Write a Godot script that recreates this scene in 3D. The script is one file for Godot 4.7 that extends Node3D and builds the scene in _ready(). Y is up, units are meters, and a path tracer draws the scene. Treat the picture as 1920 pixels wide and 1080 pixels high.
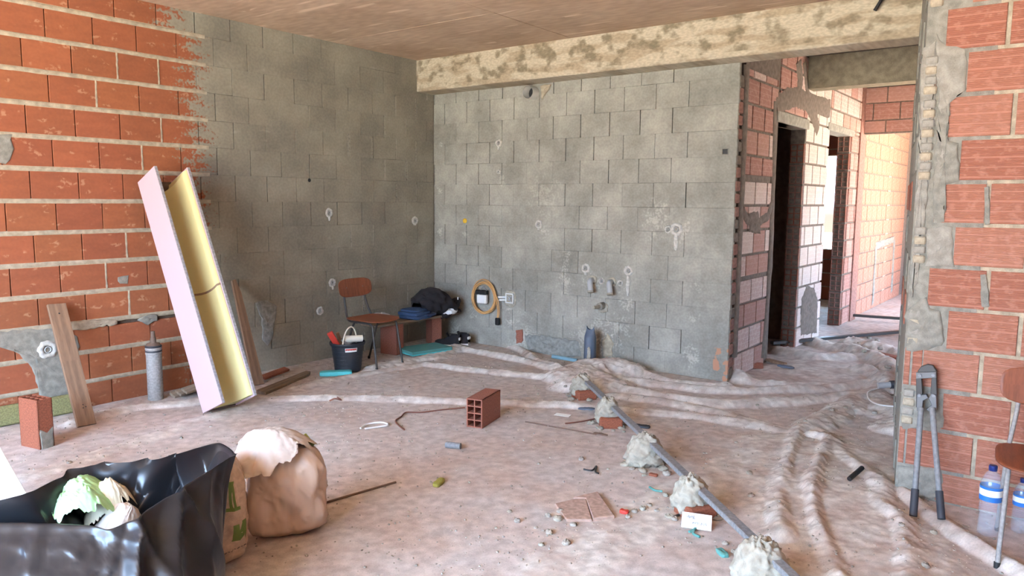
extends Node3D
# An unfinished room: bare orange brick, grey slurry coated brick walls, dusty floor with mortar ridges.
# Axes: corner of left wall (x = 0) and back wall (z = 0) at the floor is the origin; y up; z towards the camera.

const CAM := Vector3(5.5916, 1.4991, 6.0121)
const FOCAL := 1408.09
var M := {}
var taken := {}
var basis_cam: Basis
var rng := RandomNumberGenerator.new()

# ---------------------------------------------------------------- mesh builder
class MB:
	var v := PackedVector3Array()
	var n := PackedVector3Array()
	var t := PackedVector2Array()
	var c := PackedColorArray()
	var ix := PackedInt32Array()
	func quad(a: Vector3, b: Vector3, d: Vector3, e: Vector3, ua := Vector2.ZERO, ub := Vector2.ZERO, ud := Vector2.ZERO, ue := Vector2.ZERO) -> void:
		var nn := (b - a).cross(d - a)
		if nn.length_squared() < 1e-18:
			nn = (d - a).cross(e - a)
		nn = nn.normalized()
		var k := v.size()
		v.append_array(PackedVector3Array([a, b, d, e]))
		n.append_array(PackedVector3Array([nn, nn, nn, nn]))
		t.append_array(PackedVector2Array([ua, ub, ud, ue]))
		ix.append_array(PackedInt32Array([k, k + 2, k + 1, k, k + 3, k + 2]))
	func tri(a: Vector3, b: Vector3, d: Vector3) -> void:
		var nn := (b - a).cross(d - a).normalized()
		var k := v.size()
		v.append_array(PackedVector3Array([a, b, d]))
		n.append_array(PackedVector3Array([nn, nn, nn]))
		t.append_array(PackedVector2Array([Vector2.ZERO, Vector2.ZERO, Vector2.ZERO]))
		ix.append_array(PackedInt32Array([k, k + 2, k + 1]))
	# box with chamfered edges; bs columns are its axes
	func box(ce: Vector3, s: Vector3, bev := 0.0, bs := Basis.IDENTITY) -> void:
		var h := s * 0.5
		var b := minf(bev, minf(h.x, minf(h.y, h.z)) * 0.9)
		for ax in 3:
			for sg: float in [-1.0, 1.0]:
				var i := (ax + 1) % 3
				var j := (ax + 2) % 3
				var q := []
				for k in [[-1, -1], [1, -1], [1, 1], [-1, 1]]:
					var w := Vector3.ZERO
					w[ax] = sg * h[ax]
					w[i] = k[0] * (h[i] - b)
					w[j] = k[1] * (h[j] - b)
					q.append(ce + bs * w)
				if sg > 0:
					quad(q[0], q[1], q[2], q[3])
				else:
					quad(q[3], q[2], q[1], q[0])
		if b <= 0.0:
			return
		for ax in 3:
			var i := (ax + 1) % 3
			var j := (ax + 2) % 3
			for si: float in [-1.0, 1.0]:
				for sj: float in [-1.0, 1.0]:
					var q := []
					for e in 2:
						for k in 2:
							var w := Vector3.ZERO
							w[ax] = (h[ax] - b) * (1.0 if k == 1 else -1.0)
							w[i] = si * (h[i] - (0.0 if e == 0 else b))
							w[j] = sj * (h[j] - (b if e == 0 else 0.0))
							q.append(ce + bs * w)
					if si * sj > 0:
						quad(q[2], q[3], q[1], q[0])
					else:
						quad(q[0], q[1], q[3], q[2])
		for sx: float in [-1.0, 1.0]:
			for sy: float in [-1.0, 1.0]:
				for sz: float in [-1.0, 1.0]:
					var a := ce + bs * Vector3(sx * h.x, sy * (h.y - b), sz * (h.z - b))
					var d := ce + bs * Vector3(sx * (h.x - b), sy * h.y, sz * (h.z - b))
					var e := ce + bs * Vector3(sx * (h.x - b), sy * (h.y - b), sz * h.z)
					if sx * sy * sz > 0:
						tri(a, d, e)
					else:
						tri(a, e, d)
	# smooth grid of points, rows x cols; closed wraps columns
	func grid(pts: PackedVector3Array, cols: int, closed := false, uvs := PackedVector2Array(), cl := PackedColorArray()) -> void:
		var rows := pts.size() / cols
		var k := v.size()
		for r in rows:
			for q in cols:
				var l := (q - 1 + cols) % cols if closed else maxi(q - 1, 0)
				var rr := (q + 1) % cols if closed else mini(q + 1, cols - 1)
				var du := pts[r * cols + rr] - pts[r * cols + l]
				var dv := pts[mini(r + 1, rows - 1) * cols + q] - pts[maxi(r - 1, 0) * cols + q]
				var nn := du.cross(dv)
				if nn.length_squared() < 1e-16:
					nn = dv if r == rows - 1 else -dv
				n.append(nn.normalized())
		v.append_array(pts)
		if uvs.size() == pts.size():
			t.append_array(uvs)
		else:
			for r in rows:
				for q in cols:
					t.append(Vector2(float(q) / cols, float(r) / rows))
		if cl.size() == pts.size():
			c.append_array(cl)
		for r in rows - 1:
			for q in (cols if closed else cols - 1):
				var a := k + r * cols + q
				var b := k + r * cols + (q + 1) % cols
				ix.append_array(PackedInt32Array([a, a + cols, b, b, a + cols, b + cols]))
	func tube(path: Array, rad, segs := 8, caps := true) -> void:
		var pts := PackedVector3Array()
		var m := path.size()
		var prev := Vector3.ZERO
		for i in m:
			var d: Vector3 = path[mini(i + 1, m - 1)] - path[maxi(i - 1, 0)]
			d = d.normalized()
			if prev == Vector3.ZERO:
				prev = d.cross(Vector3.UP if absf(d.y) < 0.9 else Vector3.RIGHT).normalized()
			prev = (prev - d * prev.dot(d)).normalized()
			var w := d.cross(prev)
			var r: float = rad[i] if rad is Array else rad
			for s in segs:
				var a := TAU * s / segs
				pts.append(path[i] + (prev * cos(a) + w * sin(a)) * r)
		grid(pts, segs, true)
		if caps:
			for e in 2:
				var o := 0 if e == 0 else (m - 1) * segs
				var ce: Vector3 = path[0] if e == 0 else path[m - 1]
				for s in segs:
					var a := pts[o + s]
					var b := pts[o + (s + 1) % segs]
					if e == 0:
						tri(ce, b, a)
					else:
						tri(ce, a, b)
	# profile of (radius, height), turned about y
	func lathe(prof: Array, segs := 24, o := Vector3.ZERO, bs := Basis.IDENTITY, sx := 1.0) -> void:
		var pts := PackedVector3Array()
		for p: Vector2 in prof:
			for s in segs:
				var a := -TAU * s / segs
				pts.append(o + bs * Vector3(cos(a) * p.x * sx, p.y, sin(a) * p.x))
		grid(pts, segs, true)
	# flat outline (x, y) from z = 0 to z = th, chamfered by bev at the front
	func slab(poly: PackedVector2Array, th: float, xf := Transform3D.IDENTITY, bev := 0.0) -> void:
		if Geometry2D.is_polygon_clockwise(poly):
			poly.reverse()
		var top := poly
		if bev > 0.0:
			var off := Geometry2D.offset_polygon(poly, -bev)
			if off.size() == 1 and off[0].size() > 2:
				top = off[0]
				if Geometry2D.is_polygon_clockwise(top):
					top.reverse()
		var tr := Geometry2D.triangulate_polygon(top)
		for i in range(0, tr.size(), 3):
			var a := top[tr[i]]
			var b := top[tr[i + 1]]
			var d := top[tr[i + 2]]
			if (b - a).cross(d - a) < 0:
				var s := b
				b = d
				d = s
			tri(xf * Vector3(a.x, a.y, th), xf * Vector3(b.x, b.y, th), xf * Vector3(d.x, d.y, th))
		var m := poly.size()
		var near := []
		for p in poly:
			var best := 0
			for j in top.size():
				if top[j].distance_squared_to(p) < top[best].distance_squared_to(p):
					best = j
			near.append(top[best])
		for i in m:
			var a := poly[i]
			var b := poly[(i + 1) % m]
			var ta: Vector2 = near[i]
			var tb: Vector2 = near[(i + 1) % m]
			var lo := maxf(th - bev, 0.0)
			quad(xf * Vector3(a.x, a.y, 0), xf * Vector3(b.x, b.y, 0), xf * Vector3(b.x, b.y, lo), xf * Vector3(a.x, a.y, lo))
			if bev > 0.0:
				quad(xf * Vector3(a.x, a.y, lo), xf * Vector3(b.x, b.y, lo), xf * Vector3(tb.x, tb.y, th), xf * Vector3(ta.x, ta.y, th))
		var tr2 := Geometry2D.triangulate_polygon(poly)
		for i in range(0, tr2.size(), 3):
			var a := poly[tr2[i]]
			var b := poly[tr2[i + 1]]
			var d := poly[tr2[i + 2]]
			if (b - a).cross(d - a) > 0:
				var s := b
				b = d
				d = s
			tri(xf * Vector3(a.x, a.y, 0), xf * Vector3(b.x, b.y, 0), xf * Vector3(d.x, d.y, 0))
	func mesh() -> ArrayMesh:
		var a := []
		a.resize(Mesh.ARRAY_MAX)
		a[Mesh.ARRAY_VERTEX] = v
		a[Mesh.ARRAY_NORMAL] = n
		a[Mesh.ARRAY_TEX_UV] = t
		if c.size() == v.size():
			a[Mesh.ARRAY_COLOR] = c
		a[Mesh.ARRAY_INDEX] = ix
		var m := ArrayMesh.new()
		m.add_surface_from_arrays(Mesh.PRIMITIVE_TRIANGLES, a)
		return m

# ---------------------------------------------------------------- naming and placing
func numbered(called: String) -> String:
	if not taken.has(called):
		taken[called] = 0
		return called
	taken[called] += 1
	return "%s_%03d" % [called, taken[called]]

func tag(o: Node, label: String, category: String, group := "", kind := "") -> void:
	o.set_meta("label", label)
	o.set_meta("category", category)
	if group:
		o.set_meta("group", group)
	if kind:
		o.set_meta("kind", kind)

func thing(called: String, label: String, category: String, at := Vector3.ZERO, bs := Basis.IDENTITY, group := "", kind := "") -> Node3D:
	var o := Node3D.new()
	o.name = numbered(called)
	add_child(o)
	o.transform = Transform3D(bs, at)
	tag(o, label, category, group, kind)
	return o

func solo(called: String, mesh: Mesh, mat: Material, label: String, category: String, at := Vector3.ZERO, bs := Basis.IDENTITY, group := "", kind := "") -> MeshInstance3D:
	var o := MeshInstance3D.new()
	o.name = numbered(called)
	o.mesh = mesh
	o.material_override = mat
	add_child(o)
	o.transform = Transform3D(bs, at)
	tag(o, label, category, group, kind)
	return o

func part(parent: Node3D, called: String, mesh: Mesh, mat: Material, at := Vector3.ZERO, bs := Basis.IDENTITY, label := "") -> MeshInstance3D:
	var o := MeshInstance3D.new()
	o.name = called
	o.mesh = mesh
	o.material_override = mat
	parent.add_child(o, true)
	o.transform = Transform3D(bs, at)
	if label:
		o.set_meta("label", label)
	return o

# a sub-part, placed in the frame of its thing though it hangs from a part
func sub(parent: MeshInstance3D, called: String, mesh: Mesh, mat: Material, at := Vector3.ZERO, bs := Basis.IDENTITY, label := "") -> MeshInstance3D:
	var o := part(parent, called, mesh, mat, at, bs, label)
	o.transform = parent.transform.affine_inverse() * Transform3D(bs, at)
	return o

func yaw(deg: float) -> Basis:
	return Basis(Vector3.UP, deg_to_rad(deg))

# basis whose y runs along d, z near to the hint
func along(d: Vector3, hint := Vector3.BACK) -> Basis:
	var y := d.normalized()
	var x := y.cross(hint)
	if x.length() < 1e-4:
		x = y.cross(Vector3.RIGHT)
	x = x.normalized()
	return Basis(x, y, x.cross(y))

# a pixel of the photograph as a direction; met with a level, or an upright plane
func ray(u: float, w: float) -> Vector3:
	return basis_cam * Vector3((u - 960.0) / FOCAL, (540.0 - w) / FOCAL, -1.0)
func fl(u: float, w: float, y := 0.0) -> Vector3:
	var d := ray(u, w)
	return CAM + d * ((y - CAM.y) / d.y)
func onx(u: float, w: float, x := 0.0) -> Vector3:
	var d := ray(u, w)
	return CAM + d * ((x - CAM.x) / d.x)
func onz(u: float, w: float, z := 0.0) -> Vector3:
	var d := ray(u, w)
	return CAM + d * ((z - CAM.z) / d.z)

# ---------------------------------------------------------------- textures
func nimg(sd: int, freq: float, w: int, h: int, oct := 4, stx := 1, sty := 1) -> PackedByteArray:
	var f := FastNoiseLite.new()
	f.seed = sd
	f.frequency = freq
	f.noise_type = FastNoiseLite.TYPE_SIMPLEX_SMOOTH
	f.fractal_octaves = oct
	var im := f.get_image(maxi(w / stx, 4), maxi(h / sty, 4))
	if stx > 1 or sty > 1:
		im.resize(w, h, Image.INTERPOLATE_CUBIC)
	im.convert(Image.FORMAT_L8)
	return im.get_data()

func tile(sd: int, freq: float, s: int, oct := 5) -> PackedByteArray:
	var f := FastNoiseLite.new()
	f.seed = sd
	f.frequency = freq
	f.noise_type = FastNoiseLite.TYPE_SIMPLEX_SMOOTH
	f.fractal_octaves = oct
	var im := f.get_seamless_image(s, s)
	im.convert(Image.FORMAT_L8)
	return im.get_data()

func tex(b: PackedByteArray, w: int, h: int) -> ImageTexture:
	var im := Image.create_from_data(w, h, false, Image.FORMAT_RGB8, b)
	return ImageTexture.create_from_image(im)

func grey_tex(b: PackedByteArray, w: int, h: int) -> ImageTexture:
	return ImageTexture.create_from_image(Image.create_from_data(w, h, false, Image.FORMAT_L8, b))

# a grain tile: tint between two colours by noise, with specks
func grain(sd: int, s: int, freq: float, dark: Color, light: Color, specks := 0.0, streak := 1) -> ImageTexture:
	var a := tile(sd, freq, s, 5)
	var f := tile(sd + 7, freq * 9.0, s, 2)
	if streak > 1:
		var im := Image.create_from_data(s, s, false, Image.FORMAT_L8, tile(sd + 3, freq, s, 5))
		var st := Image.create(s, s, false, Image.FORMAT_L8)
		im.resize(s, s / streak)
		for k in streak:
			st.blit_rect(im, Rect2i(0, 0, s, s / streak), Vector2i(0, k * (s / streak)))
		a = st.get_data()
	var o := PackedByteArray()
	o.resize(s * s * 3)
	for i in s * s:
		var k := (a[i] * 0.7 + f[i] * 0.3) / 255.0
		k = clampf((k - 0.25) * 1.8, 0.0, 1.0)
		var q := dark.lerp(light, k)
		if specks > 0.0 and f[i] > 215 and a[i] > 110:
			q = q.lightened(specks)
		elif specks > 0.0 and f[i] < 32 and a[i] < 140:
			q = q.darkened(specks)
		o[i * 3] = int(q.r * 255)
		o[i * 3 + 1] = int(q.g * 255)
		o[i * 3 + 2] = int(q.b * 255)
	return tex(o, s, s)

func mat(called: String, col: Color, rough := 0.9, tx: Texture2D = null, scale := 1.0, metal := 0.0, bump: Texture2D = null, relief := 0.0) -> StandardMaterial3D:
	var m := StandardMaterial3D.new()
	m.resource_name = called
	m.albedo_color = col
	m.roughness = rough
	m.metallic = metal
	if tx:
		m.albedo_texture = tx
		m.uv1_triplanar = true
		m.uv1_scale = Vector3.ONE * scale
	if bump:
		m.heightmap_enabled = true
		m.heightmap_texture = bump
		m.heightmap_scale = relief
		if not tx:
			m.uv1_triplanar = true
			m.uv1_scale = Vector3.ONE * scale
	M[called] = m
	return m

func c8(r: int, g: int, b: int) -> Color:
	return Color8(r, g, b)

const OPENING := [[-0.2, 1.2, 0.0, 2.93], [5.4, 8.7, 0.0, 2.93], [1.2, 5.4, 2.82, 2.93]]
# ridges of mortar on the floor: pixels, half width (m), height (m), unevenness
const RIDGES := [
	[[[484, 746], [560, 744], [640, 743], [750, 745], [880, 752], [960, 753], [1060, 757], [1110, 762], [1200, 768], [1320, 779], [1400, 791], [1470, 807], [1500, 813]], 0.06, 0.03, 0.5],
	[[[799, 681], [870, 690], [940, 697], [995, 702], [1040, 709], [1075, 714]], 0.055, 0.035, 0.6],
	[[[850, 648], [884, 656], [940, 666], [1000, 678], [1053, 693]], 0.05, 0.04, 0.6],
	[[[965, 648], [985, 658], [1002, 671], [1030, 682], [1052, 690], [1073, 700]], 0.05, 0.05, 0.7],
	[[[560, 725], [610, 712], [660, 703], [700, 697], [760, 688], [800, 681]], 0.05, 0.02, 0.7],
	[[[700, 690], [760, 676], [830, 664], [860, 652]], 0.08, 0.03, 0.9],
	[[[1075, 700], [1100, 690], [1120, 686]], 0.22, 0.10, 0.5],
	[[[1085, 715], [1115, 705], [1140, 712]], 0.16, 0.10, 0.6],
	[[[1120, 690], [1150, 684], [1180, 690]], 0.14, 0.11, 0.7],
	[[[1150, 676], [1182, 680], [1202, 698], [1240, 710], [1300, 719], [1362, 723]], 0.06, 0.05, 0.6],
	[[[1150, 705], [1193, 713], [1240, 718], [1330, 729], [1400, 730], [1480, 728], [1560, 724], [1640, 716]], 0.06, 0.045, 0.5],
	[[[1140, 718], [1190, 733], [1240, 743], [1340, 755], [1420, 753], [1500, 748], [1560, 743], [1620, 738]], 0.07, 0.045, 0.5],
	[[[1150, 740], [1240, 750], [1340, 769], [1388, 784], [1436, 796], [1484, 806]], 0.06, 0.03, 0.5],
	[[[1378, 703], [1417, 715], [1484, 719], [1557, 721], [1624, 718]], 0.05, 0.04, 0.5],
	[[[1372, 698], [1395, 706]], 0.1, 0.07, 0.6],
	[[[1499, 806], [1552, 778], [1605, 750], [1640, 735], [1655, 700]], 0.10, 0.05, 0.6],
	[[[1499, 806], [1485, 839], [1470, 885], [1462, 930], [1462, 976], [1467, 1003]], 0.06, 0.05, 0.7],
	[[[1520, 815], [1555, 823], [1532, 878], [1521, 930], [1532, 976], [1550, 1020], [1573, 1078], [1590, 1110]], 0.055, 0.06, 0.7],
	[[[1555, 818], [1565, 839], [1599, 867], [1638, 893], [1656, 909]], 0.08, 0.05, 0.7],
	[[[1656, 909], [1651, 945], [1685, 968], [1700, 1028], [1698, 1062], [1700, 1110]], 0.07, 0.05, 0.7],
	[[[1520, 840], [1545, 900], [1580, 960], [1610, 1020], [1640, 1090]], 0.32, 0.035, 0.3],
	[[[1480, 870], [1490, 940], [1500, 1000]], 0.16, 0.03, 0.4],
	[[[1692, 922], [1740, 958], [1800, 1000], [1860, 1035], [1930, 1078]], 0.05, 0.04, 0.6],
	[[[1041, 1078], [1143, 1007], [1265, 941], [1330, 900], [1400, 862], [1460, 831]], 0.12, 0.008, 0.5],
	[[[20, 900], [100, 880], [200, 845], [300, 815], [370, 787], [440, 766], [500, 752]], 0.06, 0.010, 0.7],
	[[[140, 792], [200, 772], [250, 763], [310, 757], [370, 750]], 0.06, 0.03, 0.7],
	[[[1460, 655], [1530, 668], [1580, 665]], 0.10, 0.06, 0.6],
	[[[1530, 640], [1600, 655], [1650, 672], [1690, 700]], 0.10, 0.07, 0.8],
	[[[1640, 735], [1665, 760], [1690, 800]], 0.12, 0.05, 0.8],
	[[[1620, 690], [1650, 700], [1670, 730]], 0.10, 0.08, 0.9],
	[[[1600, 640], [1640, 650], [1680, 655]], 0.12, 0.08, 0.8],
	[[[1470, 690], [1540, 680], [1600, 690], [1560, 705]], 0.18, 0.02, 0.4]]

func _ready() -> void:
	rng.seed = 4711
	basis_cam = Basis(Vector3.UP, 0.64531) * Basis(Vector3.RIGHT, -0.11602) * Basis(Vector3.BACK, 0.00797)
	var cam := Camera3D.new()
	cam.name = "camera"
	cam.transform = Transform3D(basis_cam, CAM)
	cam.fov = rad_to_deg(2.0 * atan(540.0 / FOCAL))
	cam.near = 0.05
	cam.far = 200.0
	cam.current = true
	add_child(cam)
	# daylight: an even bright sky, and a sun that reaches only the far room
	var env := Environment.new()
	env.background_mode = Environment.BG_SKY
	var sky := Sky.new()
	var sm := ProceduralSkyMaterial.new()
	sm.sky_top_color = Color(0.72, 0.85, 1.0)
	sm.sky_horizon_color = Color(0.34, 0.37, 0.42)
	sm.ground_bottom_color = Color(0.5, 0.46, 0.4)
	sm.ground_horizon_color = Color(0.42, 0.41, 0.40)
	sm.sky_curve = 0.3
	sm.sun_angle_max = 1.0
	sm.sky_energy_multiplier = 3.0
	sky.sky_material = sm
	env.sky = sky
	env.tonemap_mode = Environment.TONE_MAPPER_LINEAR
	env.tonemap_exposure = 6.0
	env.sdfgi_enabled = true
	env.ssao_enabled = true
	env.ssil_enabled = true
	var we := WorldEnvironment.new()
	we.name = "environment"
	we.environment = env
	add_child(we)
	var sun := DirectionalLight3D.new()
	sun.name = "sun"
	sun.light_color = Color(1.0, 0.95, 0.86)
	sun.light_energy = 14.0
	sun.light_angular_distance = 0.6
	sun.shadow_enabled = true
	add_child(sun)
	sun.look_at_from_position(Vector3.ZERO, Vector3(-0.72, -0.68, 0.12))
	make_materials()
	build_left_wall()
	build_back_wall()
	build_right_wall()
	build_hall()
	build_beam_and_ceiling()
	build_enclosure()
	build_floor()
	build_objects()

# ---------------------------------------------------------------- wall textures
const LW := 5.44    # length of the left wall that carries bricks, from the corner
const WH := 2.93
const BL := 0.305   # brick and joint along a course

func ly(i: int) -> float:
	return 2.96826 - 0.213976 * i
func my(i: int) -> float:
	return 2.7113 - 0.21022 * i
func py(i: int) -> float:
	return 2.63524 - 0.206185 * i

func hsh(a: int, b: int) -> float:
	var k := (a * 73856093) ^ (b * 19349663) ^ 0x5bd1e995
	k = (k ^ (k >> 13)) * 1274126177
	k = k & 0x7fffffff
	return float((k >> 8) & 0xffff) / 65535.0

func paint_left() -> ImageTexture:
	var ppm := 300.0
	var w := int(LW * ppm)
	var h := int(WH * ppm)
	var big := nimg(11, 0.006, w, h, 4)
	var fine := nimg(12, 0.11, w, h, 3)
	var blot := nimg(13, 0.045, w, h, 4, 3, 1)
	var scr := nimg(14, 0.035, w, h, 3, 2, 1)
	var o := PackedByteArray()
	o.resize(w * h * 3)
	for y in h:
		var yy := WH - (y + 0.5) / ppm
		var row := 0
		while row < 13 and yy < ly(row + 1):
			row += 1
		var off := 3.76892 if row % 2 == 1 else 3.91846
		var bed := minf(absf(yy - ly(row)), absf(yy - ly(row + 1))) < 0.0145
		var lift := 0.16 if yy > 2.76 else 0.0
		for x in w:
			var i := y * w + x
			var z := LW - (x + 0.5) / ppm
			var k := int(floor((off - z) / BL))
			var bn := big[i] / 255.0
			var fn := fine[i] / 255.0
			var sn := blot[i] / 255.0
			var cov := (2.80 + lift - z) / 0.22 + (sn - 0.5) * 1.7 + (fn - 0.5) * 1.5
			cov = clampf(cov * 2.2, 0.0, 1.0)
			if z > 3.35 + lift:
				cov = 0.0
			var r: float
			var g: float
			var b: float
			if bed:
				r = 186.0 + (fn - 0.5) * 34.0
				g = 168.0 + (fn - 0.5) * 34.0
				b = 142.0 + (fn - 0.5) * 34.0
			else:
				var tone := 0.95 + 0.09 * hsh(row, k) + (sn - 0.5) * 0.1 + (fn - 0.5) * 0.07
				r = 152.0 * tone
				g = (86.0 + 5.0 * hsh(k, row + 5)) * tone
				b = 58.0 * tone
				var sc := scr[i] / 255.0
				if sc > 0.73 and fn > 0.45:
					var q := clampf((sc - 0.73) * 4.0, 0.0, 0.42)
					r = lerpf(r, 206.0, q)
					g = lerpf(g, 172.0, q)
					b = lerpf(b, 142.0, q)
			if cov > 0.0:
				var gt := 0.97 + (bn - 0.5) * 0.22 + (fn - 0.5) * 0.12 + (hsh(row + 3, k) - 0.5) * 0.05
				var gr := 144.0 * gt
				var gg := 138.0 * gt
				var gb := 122.0 * gt
				var sc2 := scr[i] / 255.0
				if sc2 > 0.8:
					var q2 := (sc2 - 0.8) * 2.0
					gr = lerpf(gr, 176.0, q2)
					gg = lerpf(gg, 168.0, q2)
					gb = lerpf(gb, 152.0, q2)
				if z < 1.25 and hsh(k + 40, row) > 0.72:
					var dz := absf(z - (off - BL * roundf((off - z) / BL)))
					if dz < 0.014 and fn > 0.35:
						gr = lerpf(gr, 172.0, 0.5)
						gg = lerpf(gg, 164.0, 0.5)
						gb = lerpf(gb, 148.0, 0.5)
				r = lerpf(r, gr, cov)
				g = lerpf(g, gg, cov)
				b = lerpf(b, gb, cov)
			o[i * 3] = clampi(int(r), 0, 255)
			o[i * 3 + 1] = clampi(int(g), 0, 255)
			o[i * 3 + 2] = clampi(int(b), 0, 255)
	return tex(o, w, h)

func paint_back() -> ImageTexture:
	var ppm := 300.0
	var w := int(3.34 * ppm)
	var h := int(2.64 * ppm)
	var big := nimg(21, 0.006, w, h, 4)
	var fine := nimg(22, 0.12, w, h, 3)
	var sml := nimg(23, 0.03, w, h, 4)
	var o := PackedByteArray()
	o.resize(w * h * 3)
	# places of white splashes: x, y, radius, strength
	var spl := [[0.1, 1.6, 0.05, 0.75], [0.08, 1.15, 0.06, 0.8], [0.1, 2.1, 0.04, 0.6], [1.45, 1.55, 0.2, 0.3], [1.7, 0.75, 0.1, 0.7], [1.72, 0.95, 0.08, 0.6], [0.55, 0.3, 0.07, 0.5], [0.62, 0.6, 0.05, 0.5], [1.02, 0.42, 0.06, 0.95], [1.04, 0.25, 0.06, 0.8], [0.93, 1.7, 0.06, 0.5], [2.65, 1.35, 0.16, 0.6], [2.9, 1.25, 0.08, 0.6], [2.0, 0.72, 0.1, 0.75], [2.35, 0.6, 0.09, 0.75], [2.3, 0.35, 0.12, 0.6], [2.1, 0.3, 0.14, 0.7], [2.2, 0.12, 0.14, 0.7], [3.0, 0.18, 0.09, 0.85], [3.02, 0.5, 0.06, 0.6], [3.02, 0.8, 0.05, 0.5], [1.2, 0.12, 0.2, 0.55], [0.45, 1.15, 0.05, 0.6], [1.45, 1.17, 0.06, 0.6], [0.3, 0.12, 0.1, 0.6], [1.9, 0.2, 0.12, 0.6]]
	for y in h:
		var yy := 2.64 - (y + 0.5) / ppm
		var row := 0
		while row < 12 and yy < my(row + 1):
			row += 1
		var off := 0.3184 if row % 2 == 0 else 0.1588
		for x in w:
			var i := y * w + x
			var xx := (x + 0.5) / ppm
			var k := int(floor((xx - off) / BL))
			var bn := big[i] / 255.0
			var fn := fine[i] / 255.0
			var sn := sml[i] / 255.0
			var gt := 0.97 + (bn - 0.5) * 0.24 + (fn - 0.5) * 0.13 + (sn - 0.5) * 0.1 + (hsh(row, k) - 0.5) * 0.05
			var r := 157.0 * gt
			var g := 154.0 * gt
			var b := 143.0 * gt
			if xx > 3.2 and yy < 0.28 and sn > 0.5:
				r = 186.0
				g = 136.0
				b = 108.0
			o[i * 3] = clampi(int(r), 0, 255)
			o[i * 3 + 1] = clampi(int(g), 0, 255)
			o[i * 3 + 2] = clampi(int(b), 0, 255)
	for s in spl:
		var cx := int(s[0] * ppm)
		var cy := int((2.64 - s[1]) * ppm)
		var rr := int(s[2] * ppm * 1.5)
		for y in range(maxi(cy - rr, 0), mini(cy + rr, h)):
			for x in range(maxi(cx - rr, 0), mini(cx + rr, w)):
				var i := y * w + x
				var d := Vector2(x - cx, (y - cy) * 0.75).length() / rr
				var q: float = clampf((fine[i] / 255.0 * 0.55 + sml[i] / 255.0 * 0.6 - 0.36 - d * 0.55) * 5.0, 0.0, 1.0) * s[3] * 0.6
				if q > 0.0:
					o[i * 3] = int(lerpf(o[i * 3], 212, q))
					o[i * 3 + 1] = int(lerpf(o[i * 3 + 1], 206, q))
					o[i * 3 + 2] = int(lerpf(o[i * 3 + 2], 192, q))
	return tex(o, w, h)

func paint_beam() -> ImageTexture:
	var w := 1840
	var h := 136
	var a := nimg(31, 0.018, w, h, 4, 4, 1)
	var bl := nimg(32, 0.013, w, h, 5)
	var fine := nimg(33, 0.12, w, h, 3, 2, 1)
	var o := PackedByteArray()
	o.resize(w * h * 3)
	for y in h:
		for x in w:
			var i := y * w + x
			var k := clampf((a[i] / 255.0 - 0.42) * 4.0, 0.0, 1.0)
			var q := clampf((bl[i] / 255.0 * 0.75 + a[i] / 255.0 * 0.25 - 0.5) * 5.0, 0.0, 1.0)
			var f := 0.9 + fine[i] / 255.0 * 0.2
			var r := lerpf(184.0, 166.0, k)
			var g := lerpf(172.0, 150.0, k)
			var b := lerpf(150.0, 126.0, k)
			q *= 0.72 if x < w * 0.72 else 0.58
			if y > h * 0.86:
				q *= 0.25
			r = lerpf(r, 112.0, q) * f
			g = lerpf(g, 102.0, q) * f
			b = lerpf(b, 82.0, q) * f
			o[i * 3] = clampi(int(r), 0, 255)
			o[i * 3 + 1] = clampi(int(g), 0, 255)
			o[i * 3 + 2] = clampi(int(b), 0, 255)
	return tex(o, w, h)

func paint_ceiling() -> ImageTexture:
	var w := 1300
	var h := 1000
	var a := nimg(41, 0.012, w, h, 4, 6, 1)
	var bl := nimg(42, 0.008, w, h, 4)
	var st := nimg(43, 0.06, w, h, 3, 10, 1)
	var fine := nimg(44, 0.15, w, h, 2, 4, 1)
	var o := PackedByteArray()
	o.resize(w * h * 3)
	for i in w * h:
		var k := a[i] / 255.0 * 0.5 + bl[i] / 255.0 * 0.5
		var f := 0.93 + fine[i] / 255.0 * 0.14
		var r := lerpf(166.0, 204.0, k) * f
		var g := lerpf(138.0, 176.0, k) * f
		var b := lerpf(112.0, 150.0, k) * f
		if st[i] > 188 and bl[i] > 80:
			var q := minf((st[i] - 188) / 36.0, 0.9)
			r = lerpf(r, 222.0, q)
			g = lerpf(g, 196.0, q)
			b = lerpf(b, 168.0, q)
		o[i * 3] = clampi(int(r), 0, 255)
		o[i * 3 + 1] = clampi(int(g), 0, 255)
		o[i * 3 + 2] = clampi(int(b), 0, 255)
	return tex(o, w, h)

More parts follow.
